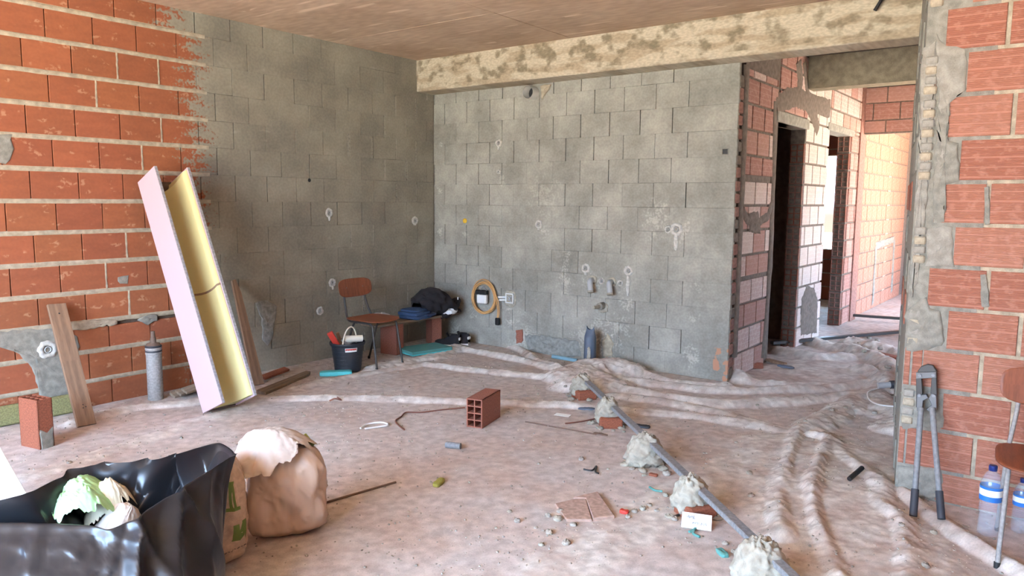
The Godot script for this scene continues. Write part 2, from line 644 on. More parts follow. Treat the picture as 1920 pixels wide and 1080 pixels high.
# ribbed brick face, one brick tall (0.19 m): colour and relief
func paint_rib(sd: int, base: Color, pale: Color, ribs: int, relief: bool) -> ImageTexture:
	var w := 256
	var h := 192
	var fine := nimg(sd, 0.1, w, h, 3, 4, 1)
	var bl := nimg(sd + 1, 0.02, w, h, 4)
	var o := PackedByteArray()
	o.resize(w * h * (1 if relief else 3))
	for y in h:
		var ph := fposmod(float(y) / h * ribs, 1.0)
		var band := fposmod(float(y) / h * 4.0 + 0.35, 1.0) < 0.16
		var rib := 0.5 + 0.5 * cos(ph * TAU)
		for x in w:
			var i := y * w + x
			if relief:
				o[i] = clampi(int((1.0 if band else rib) * 240.0), 0, 255)
				continue
			var f := 0.965 + fine[i] / 255.0 * 0.07
			var q := clampf((bl[i] / 255.0 - 0.55) * 2.0, 0.0, 0.5)
			var cc := base.lerp(pale, maxf(q, 0.45 if band else 0.0))
			o[i * 3] = clampi(int(cc.r * 255 * f), 0, 255)
			o[i * 3 + 1] = clampi(int(cc.g * 255 * f), 0, 255)
			o[i * 3 + 2] = clampi(int(cc.b * 255 * f), 0, 255)
	return grey_tex(o, w, h) if relief else tex(o, w, h)

func uvmat(called: String, tx: Texture2D, rough := 0.92, bump: Texture2D = null, relief := 0.0) -> StandardMaterial3D:
	var m := StandardMaterial3D.new()
	m.resource_name = called
	m.albedo_texture = tx
	m.roughness = rough
	if bump:
		m.heightmap_enabled = true
		m.heightmap_texture = bump
		m.heightmap_scale = relief
	M[called] = m
	return m

func make_materials() -> void:
	var sand := grain(101, 512, 0.02, Color(0.80, 0.80, 0.80), Color(1, 1, 1), 0.12)
	var rough_bump := grey_tex(tile(105, 0.03, 512, 5), 512, 512)
	var fine_bump := grey_tex(tile(106, 0.09, 512, 4), 512, 512)
	var wood := nimg(111, 0.02, 512, 512, 5, 1, 12)
	var wf := nimg(112, 0.2, 512, 512, 2, 1, 16)
	var wb := PackedByteArray()
	wb.resize(512 * 512 * 3)
	for i in 512 * 512:
		var k := 0.72 + 0.2 * wood[i] / 255.0 + 0.12 * wf[i] / 255.0
		wb[i * 3] = clampi(int(255 * k), 0, 255)
		wb[i * 3 + 1] = clampi(int(252 * k), 0, 255)
		wb[i * 3 + 2] = clampi(int(246 * k), 0, 255)
	var wtx := tex(wb, 512, 512)
	uvmat("left_wall", paint_left(), 0.93, fine_bump, 0.03)
	uvmat("back_wall", paint_back(), 0.93, fine_bump, 0.03)
	uvmat("beam", paint_beam())
	uvmat("ceiling", paint_ceiling())
	var rib_bump := paint_rib(61, Color.WHITE, Color.WHITE, 22, true)
	for k in 3:
		var hue: Color = [c8(163, 107, 86), c8(158, 101, 81), c8(168, 114, 93)][k]
		uvmat("rib_brick_%d" % k, paint_rib(62 + 3 * k, hue, c8(190, 138, 120), 22, false), 0.9, rib_bump, 0.22)
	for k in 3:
		var hue: Color = [c8(206, 184, 172), c8(198, 170, 158), c8(212, 194, 182)][k]  # dusty passage bricks, tint raised further to stand for daylight on them
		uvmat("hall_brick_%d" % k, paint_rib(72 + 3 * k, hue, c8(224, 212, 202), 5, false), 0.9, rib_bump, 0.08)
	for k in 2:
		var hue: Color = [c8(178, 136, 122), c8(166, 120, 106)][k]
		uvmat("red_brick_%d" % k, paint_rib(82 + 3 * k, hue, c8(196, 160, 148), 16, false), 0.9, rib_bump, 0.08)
	mat("mortar", c8(190, 176, 152), 0.95, sand, 1.6, 0.0, rough_bump, 0.12)
	mat("mortar_grey", c8(154, 150, 138), 0.95, sand, 1.6, 0.0, rough_bump, 0.12)
	mat("mortar_white", c8(184, 176, 158), 0.95, sand, 2.0, 0.0, rough_bump, 0.12)
	mat("mortar_dark", c8(134, 120, 108), 0.95, sand, 1.6, 0.0, rough_bump, 0.12)
	mat("core", c8(120, 100, 84), 0.95, sand, 1.0)
	mat("plaster", c8(168, 162, 150), 0.95, sand, 1.2)
	mat("concrete", c8(168, 160, 146), 0.92, sand, 0.8)
	mat("slurry_patch", c8(154, 155, 148), 0.95, sand, 2.0, 0.0, rough_bump, 0.2)
	mat("stubble", c8(150, 146, 134), 0.95, sand, 3.0, 0.0, rough_bump, 0.5)
	mat("brick", c8(160, 92, 66), 0.9, sand, 7.0)
	mat("brick_pink", c8(168, 106, 86), 0.9, sand, 7.0)
	mat("brick_dark", c8(150, 90, 72), 0.9, sand, 3.0)
	mat("jamb_brick", c8(162, 116, 102), 0.92, sand, 2.0)
	mat("wood", c8(158, 128, 104), 0.85, wtx, 2.2)
	mat("wood_grey", c8(150, 132, 114), 0.88, wtx, 2.2)
	mat("ply", c8(148, 84, 56), 0.5, wtx, 4.0)
	mat("ply_edge", c8(190, 150, 112), 0.7)
	mat("board_pink", c8(192, 165, 169), 0.8)
	mat("board_edge", c8(170, 166, 166), 0.9, sand, 4.0)
	mat("foam_yellow", c8(208, 196, 138), 0.75)
	mat("foam_dark", c8(112, 96, 84), 0.9, sand, 2.0)
	mat("pvc_grey", c8(172, 173, 172), 0.55)
	mat("pvc_blue", c8(88, 98, 112), 0.5)
	mat("pvc_white", c8(214, 212, 204), 0.6)
	mat("pipe_dusty", c8(168, 164, 160), 0.8, sand, 5.0)
	mat("steel", c8(116, 116, 116), 0.6, null, 1.0, 0.3)
	mat("galv", c8(146, 147, 148), 0.6, sand, 4.0, 0.1)
	mat("steel_dark", c8(70, 68, 66), 0.5, null, 1.0, 0.5)
	mat("chrome", c8(150, 150, 150), 0.35, null, 1.0, 0.8)
	mat("black", c8(24, 24, 26), 0.6)
	mat("dark_rubber", c8(52, 54, 60), 0.65)
	mat("bucket", c8(44, 48, 56), 0.55, sand, 5.0)
	mat("white", c8(232, 232, 228), 0.6)
	mat("cream", c8(232, 224, 204), 0.6)
	mat("red", c8(196, 60, 46), 0.5)
	mat("teal", c8(90, 150, 142), 0.6)
	mat("teal_bright", c8(84, 196, 200), 0.5)
	mat("denim", c8(58, 82, 118), 0.95, sand, 12.0)
	mat("denim_dark", c8(30, 40, 66), 0.95)
	mat("cloth_black", c8(32, 29, 32), 0.95)
	mat("cloth_white", c8(226, 228, 230), 0.9)
	mat("cable", c8(214, 164, 104), 0.55)
	mat("cable_white", c8(222, 222, 216), 0.5)
	mat("wire_brown", c8(120, 74, 58), 0.7)
	mat("rust", c8(120, 96, 80), 0.7, sand, 8.0)
	mat("insulation", c8(150, 146, 98), 0.95, sand, 6.0, 0.0, rough_bump, 0.2)
	mat("yellow", c8(226, 186, 56), 0.6)
	mat("stone", c8(178, 168, 154), 0.95, sand, 5.0)
	mat("paper", c8(236, 236, 230), 0.85)
	mat("ink", c8(60, 60, 90), 0.8)
	mat("sack_paper", c8(214, 182, 150), 0.6, sand, 3.0)
	mat("sack_plastic", c8(198, 170, 146), 0.38)
	mat("sack_white", c8(194, 180, 168), 0.45)
	mat("ink_green", c8(98, 116, 44), 0.7)
	mat("ink_grey", c8(96, 84, 72), 0.8)
	mat("film_black", c8(30, 32, 36), 0.3)
	mat("film_green", c8(168, 214, 156), 0.4)
	mat("film_white", c8(234, 236, 228), 0.4)
	mat("paper_tan", c8(206, 196, 168), 0.8)
	mat("label_blue", c8(46, 118, 196), 0.4)
	mat("cap_blue", c8(26, 46, 112), 0.4)
	var fm := mat("foliage_scrap", c8(150, 148, 70), 0.9)
	fm.roughness = 0.9
	var g := mat("bottle_plastic", Color(0.82, 0.9, 0.97, 0.14), 0.05)
	g.transparency = BaseMaterial3D.TRANSPARENCY_ALPHA
	var pane := mat("window_glass", Color(0.9, 0.95, 1.0, 0.1), 0.03)
	pane.transparency = BaseMaterial3D.TRANSPARENCY_ALPHA
	mat("far_brick", c8(190, 132, 108), 0.9, sand, 2.0)
	mat("blue_pipe", c8(112, 148, 160), 0.5)
	mat("plaster_white", c8(212, 208, 198), 0.95, sand, 3.0)
	mat("floor_chip", c8(196, 164, 146), 0.95, sand, 3.0)
	mat("beam_plain", c8(164, 152, 128), 0.92, sand, 1.0)
	mat("earth", c8(170, 158, 138), 0.95, sand, 0.3)
	mat("facade", c8(214, 208, 196), 0.9, sand, 0.4)

# ---------------------------------------------------------------- bricks laid in a wall
# a brick's visible front with chamfered edges, between u0..u1 and v0..v1 of the wall frame (o, ua along, up, na out)
func lay(parent: Node3D, o: Vector3, ua: Vector3, na: Vector3, u0: float, u1: float, v0: float, v1: float, out: float, m: Material, uw := 0.0, vh := 0.0, called := "brick", deep := 0.035, ch := 0.0025) -> MeshInstance3D:
	var uc := (u0 + u1) * 0.5
	var vc := (v0 + v1) * 0.5
	var mb := MB.new()
	var hu := (u1 - u0) * 0.5
	var hv := (v1 - v0) * 0.5
	var f := []
	var s := []
	var k := []
	var tf := []
	for q in [[-1, -1], [1, -1], [1, 1], [-1, 1]]:
		f.append(ua * (q[0] * (hu - ch)) + Vector3.UP * (q[1] * (hv - ch)) + na * out)
		s.append(ua * (q[0] * hu) + Vector3.UP * (q[1] * hv) + na * (out - ch))
		k.append(ua * (q[0] * hu) + Vector3.UP * (q[1] * hv) + na * (out - deep))
		if uw > 0.0:
			tf.append(Vector2((uc + q[0] * hu) / uw, 1.0 - (vc + q[1] * hv) / vh))
		else:
			tf.append(Vector2(0.5 + 0.5 * q[0] * minf(1.0, hu / 0.15), 0.5 - 0.5 * q[1] * minf(1.0, hv / 0.095)))
	mb.quad(f[0], f[1], f[2], f[3], tf[0], tf[1], tf[2], tf[3])
	for i in 4:
		var j := (i + 1) % 4
		mb.quad(s[i], s[j], f[j], f[i], tf[i], tf[j], tf[j], tf[i])
		mb.quad(k[i], k[j], s[j], s[i], tf[i], tf[j], tf[j], tf[i])
	return part(parent, called, mb.mesh(), m, o + ua * uc + Vector3.UP * vc - parent.position)

# course of mortar squeezed out between bricks, with an uneven edge
func bed(parent: Node3D, o: Vector3, ua: Vector3, na: Vector3, u0: float, u1: float, v: float, half: float, out: float, m: Material, sd: int) -> void:
	var f := FastNoiseLite.new()
	f.seed = sd
	f.frequency = 6.0
	var n := maxi(int((u1 - u0) / 0.03), 2)
	var pts := PackedVector3Array()
	for r in 5:
		for i in n + 1:
			var u := u0 + (u1 - u0) * i / n
			var wob := f.get_noise_2d(u, 0.0) * 0.005
			var e: float = [-1.0, -0.75, 0.0, 0.75, 1.0][r]
			var oo: float = [-0.003, out * 0.7, out, out * 0.7, -0.003][r]
			pts.append(o + ua * u + Vector3.UP * (v + half * e + wob + f.get_noise_2d(u, e * 3.0) * 0.003) + na * (oo + f.get_noise_2d(u * 2.0, 9.0 + e) * 0.0015) - parent.position)
	var mb := MB.new()
	mb.grid(pts, n + 1)
	part(parent, "mortar_bed", mb.mesh(), m)

# irregular mortar patch on a wall: outline in wall coordinates
func patch(parent: Node3D, o: Vector3, ua: Vector3, na: Vector3, outline: Array, th: float, m: Material, sd: int, called := "mortar_patch", rag := 0.02) -> MeshInstance3D:
	var f := FastNoiseLite.new()
	f.seed = sd
	f.frequency = 9.0
	var ce := Vector2.ZERO
	for p: Vector2 in outline:
		ce += p / outline.size()
	# fine outline
	var ring := PackedVector2Array()
	for i in outline.size():
		var a: Vector2 = outline[i]
		var b: Vector2 = outline[(i + 1) % outline.size()]
		var n := maxi(int(a.distance_to(b) / 0.03), 1)
		for k in n:
			var p := a.lerp(b, float(k) / n)
			ring.append(p + Vector2(f.get_noise_2d(p.x * 3.0, p.y * 3.0), f.get_noise_2d(p.x * 3.0 + 50.0, p.y * 3.0)) * rag)
	var pts := PackedVector3Array()
	var steps := [1.0, 0.96, 0.8, 0.55, 0.28, 0.001]
	for s: float in steps:
		for p in ring:
			var q := ce + (p - ce) * s
			var d := th * (0.0 if s == 1.0 else (0.75 if s > 0.9 else 1.0)) + (f.get_noise_2d(q.x * 5.0, q.y * 5.0) * th * 0.4 if s < 0.99 else -0.004)
			pts.append(ua * (q.x - ce.x) + Vector3.UP * (q.y - ce.y) + na * d)
	var mb := MB.new()
	mb.grid(pts, ring.size(), true)
	return part(parent, called, mb.mesh(), m, o + ua * ce.x + Vector3.UP * ce.y - parent.position)

# perforated brick: plates round 2 x rows holes; length along y of the mesh, section x by z
func holed(sx: float, ly_: float, sz: float, nx: int, nz: int) -> ArrayMesh:
	var mb := MB.new()
	var w := 0.009
	for i in nx + 1:
		var x := -sx / 2 + w / 2 + (sx - w) * i / nx
		mb.box(Vector3(x, 0, 0), Vector3(w, ly_, sz), 0.001)
	for i in nz + 1:
		var z := -sz / 2 + w / 2 + (sz - w) * i / nz
		mb.box(Vector3(0, 0, z), Vector3(sx, ly_, w), 0.001)
	return mb.mesh()

func shell_box(parent: Node3D, called: String, lo: Vector3, hi: Vector3, m: Material) -> MeshInstance3D:
	var mb := MB.new()
	mb.box(Vector3.ZERO, hi - lo)
	return part(parent, called, mb.mesh(), m, (lo + hi) * 0.5 - parent.position)

# ---------------------------------------------------------------- the setting
func build_left_wall() -> void:
	var w := thing("wall_left", "long brick wall, orange at one end and coated in grey slurry towards the corner", "wall", Vector3.ZERO, Basis.IDENTITY, "", "structure")
	var o := Vector3(0, 0, LW)
	var ua := Vector3.FORWARD
	var na := Vector3.RIGHT
	shell_box(w, "wall_core", Vector3(-0.22, -0.2, -0.3), Vector3(-0.03, 3.0, LW), M.core)
	shell_box(w, "wall_core", Vector3(-0.22, -0.2, LW), Vector3(0.0, 3.0, 8.65), M.brick)
	var m: Material = M.left_wall
	for row in 14:
		var top := WH if row == 0 else ly(row)
		var bot := 0.0 if row == 13 else ly(row + 1)
		var off := 3.76892 if row % 2 == 1 else 3.91846
		var k := -5
		while true:
			var z1 := off - BL * k          # nearer end
			var z0 := off - BL * (k + 1)
			k += 1
			if z0 >= LW - 0.03:
				continue
			if z1 <= 0.004:
				break
			z1 = minf(z1, LW)
			z0 = maxf(z0, 0.0)
			var raw := z0 > 2.62            # bare brick, thick pale beds
			var h := hsh(row * 3 + 1, k)
			var gap := 0.0065 if raw else (0.0068 if h > 0.36 else 0.0)
			var hb := 0.0135 if raw else (0.0012 if hsh(k, row) > 0.8 else 0.0)
			var u0 := LW - z1 + (gap * 0.5)
			var u1 := LW - z0 - (gap * 0.5)
			var v0 := bot + (hb if row < 13 else 0.0)
			var v1 := top - (hb if row > 0 else 0.0)
			# the chase cut over the bottom courses
			if row == 11 and z0 > 2.75 and z1 < 3.95:
				v1 -= 0.03
			lay(w, o, ua, na, u0, u1, v0, v1, (h - 0.5) * (0.003 if raw else 0.0015), m, LW, WH, "brick", 0.035, 0.0022 if raw else 0.0014)
		if row > 0:
			bed(w, o, ua, na, 0.0, LW - 2.62, ly(row), 0.0165, 0.004, m_bed(row), 300 + row)
	# mortar filling some of the upright joints
	for q in [[2, 3.0], [2, 3.3], [3, 3.46], [4, 3.0], [5, 3.31], [8, 3.3], [9, 3.61], [10, 3.46], [11, 3.0]]:
		var row: int = q[0]
		var off := 3.76892 if row % 2 == 1 else 3.91846
		var z: float = off - BL * roundf((off - q[1]) / BL)
		patch(w, o, ua, na, [Vector2(LW - z - 0.007, ly(row + 1)), Vector2(LW - z + 0.007, ly(row + 1)), Vector2(LW - z + 0.006, ly(row)), Vector2(LW - z - 0.006, ly(row))], 0.003, M.mortar, 60 + row, "mortar_joint", 0.006)
	# the patch round the wall box and the smears over the chase
	var P := func(u: float, v: float) -> Vector2:
		var p := onx(u, v)
		return Vector2(LW - p.z, p.y)
	patch(w, o, ua, na, [P.call(-40, 622), P.call(40, 618), P.call(130, 610), P.call(150, 640), P.call(150, 735), P.call(100, 760), P.call(75, 740), P.call(60, 690), P.call(20, 650), P.call(-40, 640)], 0.010, M.mortar_grey, 91)
	patch(w, o, ua, na, [P.call(130, 604), P.call(190, 598), P.call(222, 600), P.call(218, 608), P.call(160, 618), P.call(130, 620)], 0.014, M.mortar, 92)
	patch(w, o, ua, na, [P.call(258, 600), P.call(275, 590), P.call(297, 588), P.call(295, 600), P.call(275, 608)], 0.016, M.mortar_grey, 93)
	patch(w, o, ua, na, [P.call(220, 520), P.call(240, 516), P.call(238, 530), P.call(226, 534)], 0.004, M.mortar_grey, 94)
	patch(w, o, ua, na, [P.call(-10, 253), P.call(22, 250), P.call(24, 290), P.call(12, 307), P.call(-10, 306)], 0.006, M.mortar_grey, 95)
	patch(w, o, ua, na, [P.call(478, 568), P.call(500, 562), P.call(520, 572), P.call(514, 610), P.call(511, 640), P.call(502, 648), P.call(492, 640), P.call(490, 600)], 0.006, M.slurry_patch, 96)

func m_bed(row: int) -> Material:
	return M.mortar

func build_back_wall() -> void:
	var w := thing("wall_back", "grey slurry coated block wall with dark open joints under the beam", "wall", Vector3.ZERO, Basis.IDENTITY, "", "structure")
	shell_box(w, "wall_core", Vector3(-0.2, -0.2, -0.16), Vector3(3.31, 2.62, -0.03), M.core)
	for row in 13:
		var top := 2.61 if row == 0 else my(row)
		var bot := 0.0 if row == 12 else my(row + 1)
		if row == 0:
			top = 2.612
		var off := 0.3184 if row % 2 == 0 else 0.1588
		var k := -2
		while true:
			var x0 := maxf(off + BL * k, 0.0)
			var x1 := minf(off + BL * (k + 1), 3.33)
			k += 1
			if x1 <= 0.01:
				continue
			if x0 >= 3.325:
				break
			if x1 > 3.02 and x1 < 3.33:
				x1 = 3.33
			var h := hsh(row * 5 + 2, k + 9)
			var gap := 0.0072 if h > 0.36 and row < 6 else (0.006 if h > 0.55 else 0.0)
			var hb := 0.0011 if hsh(k + 3, row) > 0.8 else 0.0
			lay(w, Vector3.ZERO, Vector3.RIGHT, Vector3.BACK, x0 + gap * 0.5, x1 - gap * 0.5, bot + hb, top - hb, (h - 0.5) * 0.0015, M.back_wall, 3.34, 2.64, "brick", 0.035, 0.0013)
			if x1 >= 3.33:
				break
	var P := func(u: float, v: float) -> Vector2:
		var p := onz(u, v)
		return Vector2(p.x, p.y)
	# rough render knocked off low down
	patch(w, Vector3.ZERO, Vector3.RIGHT, Vector3.BACK, [P.call(982, 628), P.call(1030, 630), P.call(1085, 640), P.call(1092, 668), P.call(1040, 672), P.call(990, 655)], 0.012, M.slurry_patch, 121, "plaster_patch")
	patch(w, Vector3.ZERO, Vector3.RIGHT, Vector3.BACK, [P.call(968, 620), P.call(980, 618), P.call(982, 640), P.call(968, 645)], 0.006, M.brick_pink, 122, "bare_brick_patch")
	patch(w, Vector3.ZERO, Vector3.RIGHT, Vector3.BACK, [P.call(1130, 640), P.call(1140, 625), P.call(1150, 640), P.call(1148, 670), P.call(1132, 668)], 0.008, M.mortar, 123, "plaster_patch")
	patch(w, Vector3.ZERO, Vector3.RIGHT, Vector3.BACK, [P.call(1014, 160), P.call(1034, 158), P.call(1030, 168), P.call(1016, 186)], 0.02, M.mortar, 124, "mortar_patch")

func build_beam_and_ceiling() -> void:
	var c := thing("ceiling", "bare brown concrete ceiling with board marks", "ceiling", Vector3.ZERO, Basis.IDENTITY, "", "structure")
	shell_box(c, "slab", Vector3(-0.22, 2.931, -8.3), Vector3(8.9, 3.2, 8.65), M.foam_dark)
	# shuttering panels printed into the concrete: seams of a few millimetres
	var xs := [0.0, 1.885, 4.385, 6.885, 8.8]
	var zs := [0.2, 1.35, 2.64, 3.93, 5.2, 6.5, 7.7, 8.64]
	for i in xs.size() - 1:
		for j in zs.size() - 1:
			var mb := MB.new()
			var a := Vector3(xs[i] + 0.003, 2.925, zs[j] + 0.003)
			var b := Vector3(xs[i + 1] - 0.003, 2.925, zs[j + 1] - 0.003)
			var dy := (hsh(i + 4, j) - 0.5) * 0.003
			var ce := (a + b) * 0.5
			var uv := func(p: Vector3) -> Vector2: return Vector2(p.x / 8.8, p.z / 8.65)
			var q := [Vector3(a.x, a.y, a.z), Vector3(b.x, a.y, a.z), Vector3(b.x, a.y, b.z), Vector3(a.x, a.y, b.z)]
			mb.quad(q[0] - ce, q[1] - ce, q[2] - ce, q[3] - ce, uv.call(q[0]), uv.call(q[1]), uv.call(q[2]), uv.call(q[3]))
			for e in 4:
				var f := (e + 1) % 4
				var up := Vector3(0, 0.01, 0)
				mb.quad(q[e] - ce, q[e] - ce + up, q[f] - ce + up, q[f] - ce, uv.call(q[e]), uv.call(q[e]), uv.call(q[f]), uv.call(q[f]))
			part(c, "panel", mb.mesh(), M.ceiling, ce + Vector3(0, dy, 0))
	# the beam across the room
	var bm := MB.new()
	var lo := Vector3(-0.02, 2.607, -0.02)
	var hi := Vector3(4.8, 2.925, 0.25)
	var n := 60
	var f := FastNoiseLite.new()
	f.seed = 5
	f.frequency = 1.5
	var pts := PackedVector3Array()
	var uvs := PackedVector2Array()
	var prof := [[hi.y, hi.z, 0.0], [2.82, hi.z, 0.33], [2.72, hi.z, 0.66], [lo.y + 0.012, hi.z, 0.95], [lo.y + 0.003, hi.z - 0.003, 0.98], [lo.y, hi.z - 0.012, 0.99], [lo.y, 0.12, 0.96], [lo.y, lo.z, 0.93]]
	for i in prof.size():
		for k in n + 1:
			var x := lo.x + (hi.x - lo.x) * k / n
			var wob := f.get_noise_2d(x, i * 0.7) * 0.003
			pts.append(Vector3(x, prof[i][0] + (wob if i > 2 else 0.0), prof[i][1] + (wob if i < 5 else 0.0)))
			uvs.append(Vector2(x / 4.8, prof[i][2]))
	var flip := PackedVector3Array()
	var fuv := PackedVector2Array()
	for i in range(prof.size() - 1, -1, -1):
		for k in n + 1:
			flip.append(pts[i * (n + 1) + k])
			fuv.append(uvs[i * (n + 1) + k])
	bm.grid(flip, n + 1, false, fuv)
	solo("ceiling_beam", bm.mesh(), M.beam, "long stained concrete beam under the ceiling above the grey wall", "beam", Vector3.ZERO, Basis.IDENTITY, "", "structure")
	var fill := MB.new()
	fill.box(Vector3(2.3, 2.78, 0.09), Vector3(5.0, 0.34, 0.2))
	var hb := thing("hall_beam", "short grey concrete beam across the passage ceiling", "beam", Vector3(3.95, 2.6, -1.9), Basis.IDENTITY, "", "structure")
	shell_box(hb, "beam_body", Vector3(3.33, 2.62, -2.05), Vector3(4.75, 2.94, -1.83), M.beam_plain)

func build_right_wall() -> void:
	var z := 1.795
	var x0 := 4.925
	var w := thing("wall_right", "ribbed pink brick wall end with smeared mortar beside the passage opening", "wall", Vector3(x0, 0, z), Basis.IDENTITY, "", "structure")
	var o := Vector3(x0, 0, z)
	shell_box(w, "wall_core", Vector3(x0 + 0.004, -0.2, z - 0.15), Vector3(8.7, 2.93, z - 0.005), M.mortar)
	# upright joint places, by course
	for row in range(-1, 13):
		var top := py(row)
		var bot := maxf(py(row + 1), 0.0)
		top = minf(top, 2.925)
		if bot > 2.9:
			continue
		var off := 5.262 if row % 2 == 1 else 5.405
		if row == 5:
			off = 5.235
		if row == 3:
			off = 5.31
		if row == 6:
			off = 5.10
		for k in range(-1, 5):
			var a := off + BL * k + 0.0095
			var b := off + BL * (k + 1) - 0.0095
			a = maxf(a, 5.012)
			if row in [8, 10, 4, 6]:
				a = maxf(a, 5.094)
			if row in [2, 12]:
				a = maxf(a, 5.105)
			if b - a < 0.03 or a > 6.6:
				continue
			lay(w, o, Vector3.RIGHT, Vector3.BACK, a - x0, b - x0, bot + 0.009, top - 0.009, 0.002 + (hsh(row, k) - 0.5) * 0.004, M["rib_brick_%d" % ((row * 5 + k * 3 + 20) % 3)])
	# narrow closer pieces and mortar teeth along the free edge
	for row in range(-1, 13):
		var bot := maxf(py(row + 1), 0.0)
		var kind := (row + 1) % 3
		if row in [9, 11]:
			lay(w, o, Vector3.RIGHT, Vector3.BACK, 0.004, 0.03, bot + 0.008, py(row) - 0.008, 0.003, M.rib_brick_0, 0, 0, "brick_closer")
			lay(w, o, Vector3.RIGHT, Vector3.BACK, 0.04, 0.083, bot + 0.008, py(row) - 0.008, 0.003, M.rib_brick_1, 0, 0, "brick_closer")
			continue
		if row in [0, 2, 3, 4, 6, 8, 10]:
			for k in 4:
				var v0 := bot + 0.012 + k * 0.047
				var mb := MB.new()
				mb.box(Vector3.ZERO, Vector3(0.052 + 0.006 * hsh(row, k), 0.040, 0.016), 0.006)
				part(w, "mortar_tooth", mb.mesh(), M.plaster if k % 2 else M.mortar, Vector3(0.034 + 0.004 * hsh(k, row), v0 + 0.02, 0.004))
	var ol := func(a: Array) -> Array:
		var r := []
		for p in a:
			var q := onz(p[0], p[1], z)
			r.append(Vector2(q.x - x0, q.y))
		return r
	patch(w, o, Vector3.RIGHT, Vector3.BACK, ol.call([[1752, 60], [1775, 85], [1812, 90], [1812, 168], [1780, 180], [1775, 300], [1765, 345], [1752, 345], [1760, 200]]), 0.009, M.plaster, 131)
	patch(w, o, Vector3.RIGHT, Vector3.BACK, ol.call([[1758, 190], [1778, 190], [1775, 260], [1798, 268], [1800, 338], [1776, 345], [1768, 420], [1748, 420], [1752, 300]]), 0.010, M.mortar_grey, 132)
	patch(w, o, Vector3.RIGHT, Vector3.BACK, ol.call([[1738, 425], [1785, 425], [1790, 500], [1750, 500], [1735, 500]]), 0.008, M.plaster, 133)
	patch(w, o, Vector3.RIGHT, Vector3.BACK, ol.call([[1700, 580], [1735, 555], [1745, 575], [1766, 582], [1768, 650], [1730, 660], [1698, 660]]), 0.012, M.mortar_grey, 134)
	patch(w, o, Vector3.RIGHT, Vector3.BACK, ol.call([[1690, 735], [1770, 735], [1772, 800], [1690, 805]]), 0.006, M.mortar_grey, 135)
	patch(w, o, Vector3.RIGHT, Vector3.BACK, ol.call([[1684, 872], [1768, 878], [1770, 935], [1680, 930]]), 0.010, M.mortar_grey, 136)
	patch(w, o, Vector3.RIGHT, Vector3.BACK, ol.call([[1845, 350], [1856, 350], [1855, 420], [1846, 420]]), 0.005, M.mortar_grey, 137, "mortar_smear", 0.008)
	patch(w, o, Vector3.RIGHT, Vector3.BACK, ol.call([[1838, 515], [1850, 512], [1856, 575], [1840, 575]]), 0.005, M.mortar_grey, 138, "mortar_smear", 0.008)
	patch(w, o, Vector3.RIGHT, Vector3.BACK, ol.call([[1730, 90], [1752, 70], [1757, 110], [1745, 300], [1726, 480], [1712, 560], [1706, 560], [1718, 400]]), 0.006, M.plaster, 139)
	# the side of the wall that runs back to the beam, slightly splayed
	var s := thing("wall_passage", "grey rendered side of the wall end running back to the beam", "wall", Vector3(4.76, 0, 0.9), Basis.IDENTITY, "", "structure")
	var a := Vector3(x0, 0, z) - s.position
	var b := Vector3(4.595, 0, -0.02) - s.position
	var mb := MB.new()
	var h := Vector3(0, 2.93, 0)
	var t := Vector3(0.3, 0, 0)
	mb.quad(b, a, a + h, b + h)
	mb.quad(a, a + t, a + t + h, a + h)
	mb.quad(a + t, b + t, b + t + h, a + t + h)
	mb.quad(b + t, b, b + h, b + t + h)
	part(s, "render_face", mb.mesh(), M.mortar_grey)
	var dirn := (a - b).normalized()
	var nrm := dirn.cross(Vector3.UP).normalized()
	if nrm.x > 0:
		nrm = -nrm
	for row in 13:
		for k in 6:
			if hsh(row + 2, k + 7) > 0.55:
				var mq := MB.new()
				mq.box(Vector3.ZERO, Vector3(0.012, 0.17, 0.26), 0.004, Basis(nrm, Vector3.UP, nrm.cross(Vector3.UP)))
				part(s, "brick", mq.mesh(), M.brick_pink if row in [4, 7] else M.mortar_grey, b + dirn * (0.16 + k * 0.3) + Vector3(0, 0.1 + row * 0.206, 0) + nrm * 0.001)

func brick_field(w: Node3D, o: Vector3, ua: Vector3, na: Vector3, u0: float, u1: float, v0: float, v1: float, mats: Array, joint := 0.016, pitch := 0.2103, shift := 0.0, sd := 0, out := 0.002) -> void:
	var row := 0
	var y := floorf(v0 / pitch) * pitch
	while y < v1 - 0.02:
		var a := maxf(y, v0)
		var b := minf(y + pitch, v1)
		var r := int(roundf(y / pitch))
		var off := shift + (BL * 0.5 if r % 2 else 0.0)
		var k := int(floorf((u0 - off) / BL))
		while off + BL * k < u1 - 0.01:
			var p := maxf(off + BL * k, u0)
			var q := minf(off + BL * (k + 1), u1)
			if q - p > 0.03 and b - a > 0.03:
				var m: Material = mats[int(hsh(r + sd, k + sd * 3) * 0.999 * mats.size())]
				lay(w, o, ua, na, p + joint * 0.5, q - joint * 0.5, a + joint * 0.5, b - joint * 0.5, out + (hsh(r, k + sd) - 0.5) * 0.004, m)
			k += 1
		y += pitch
		row += 1

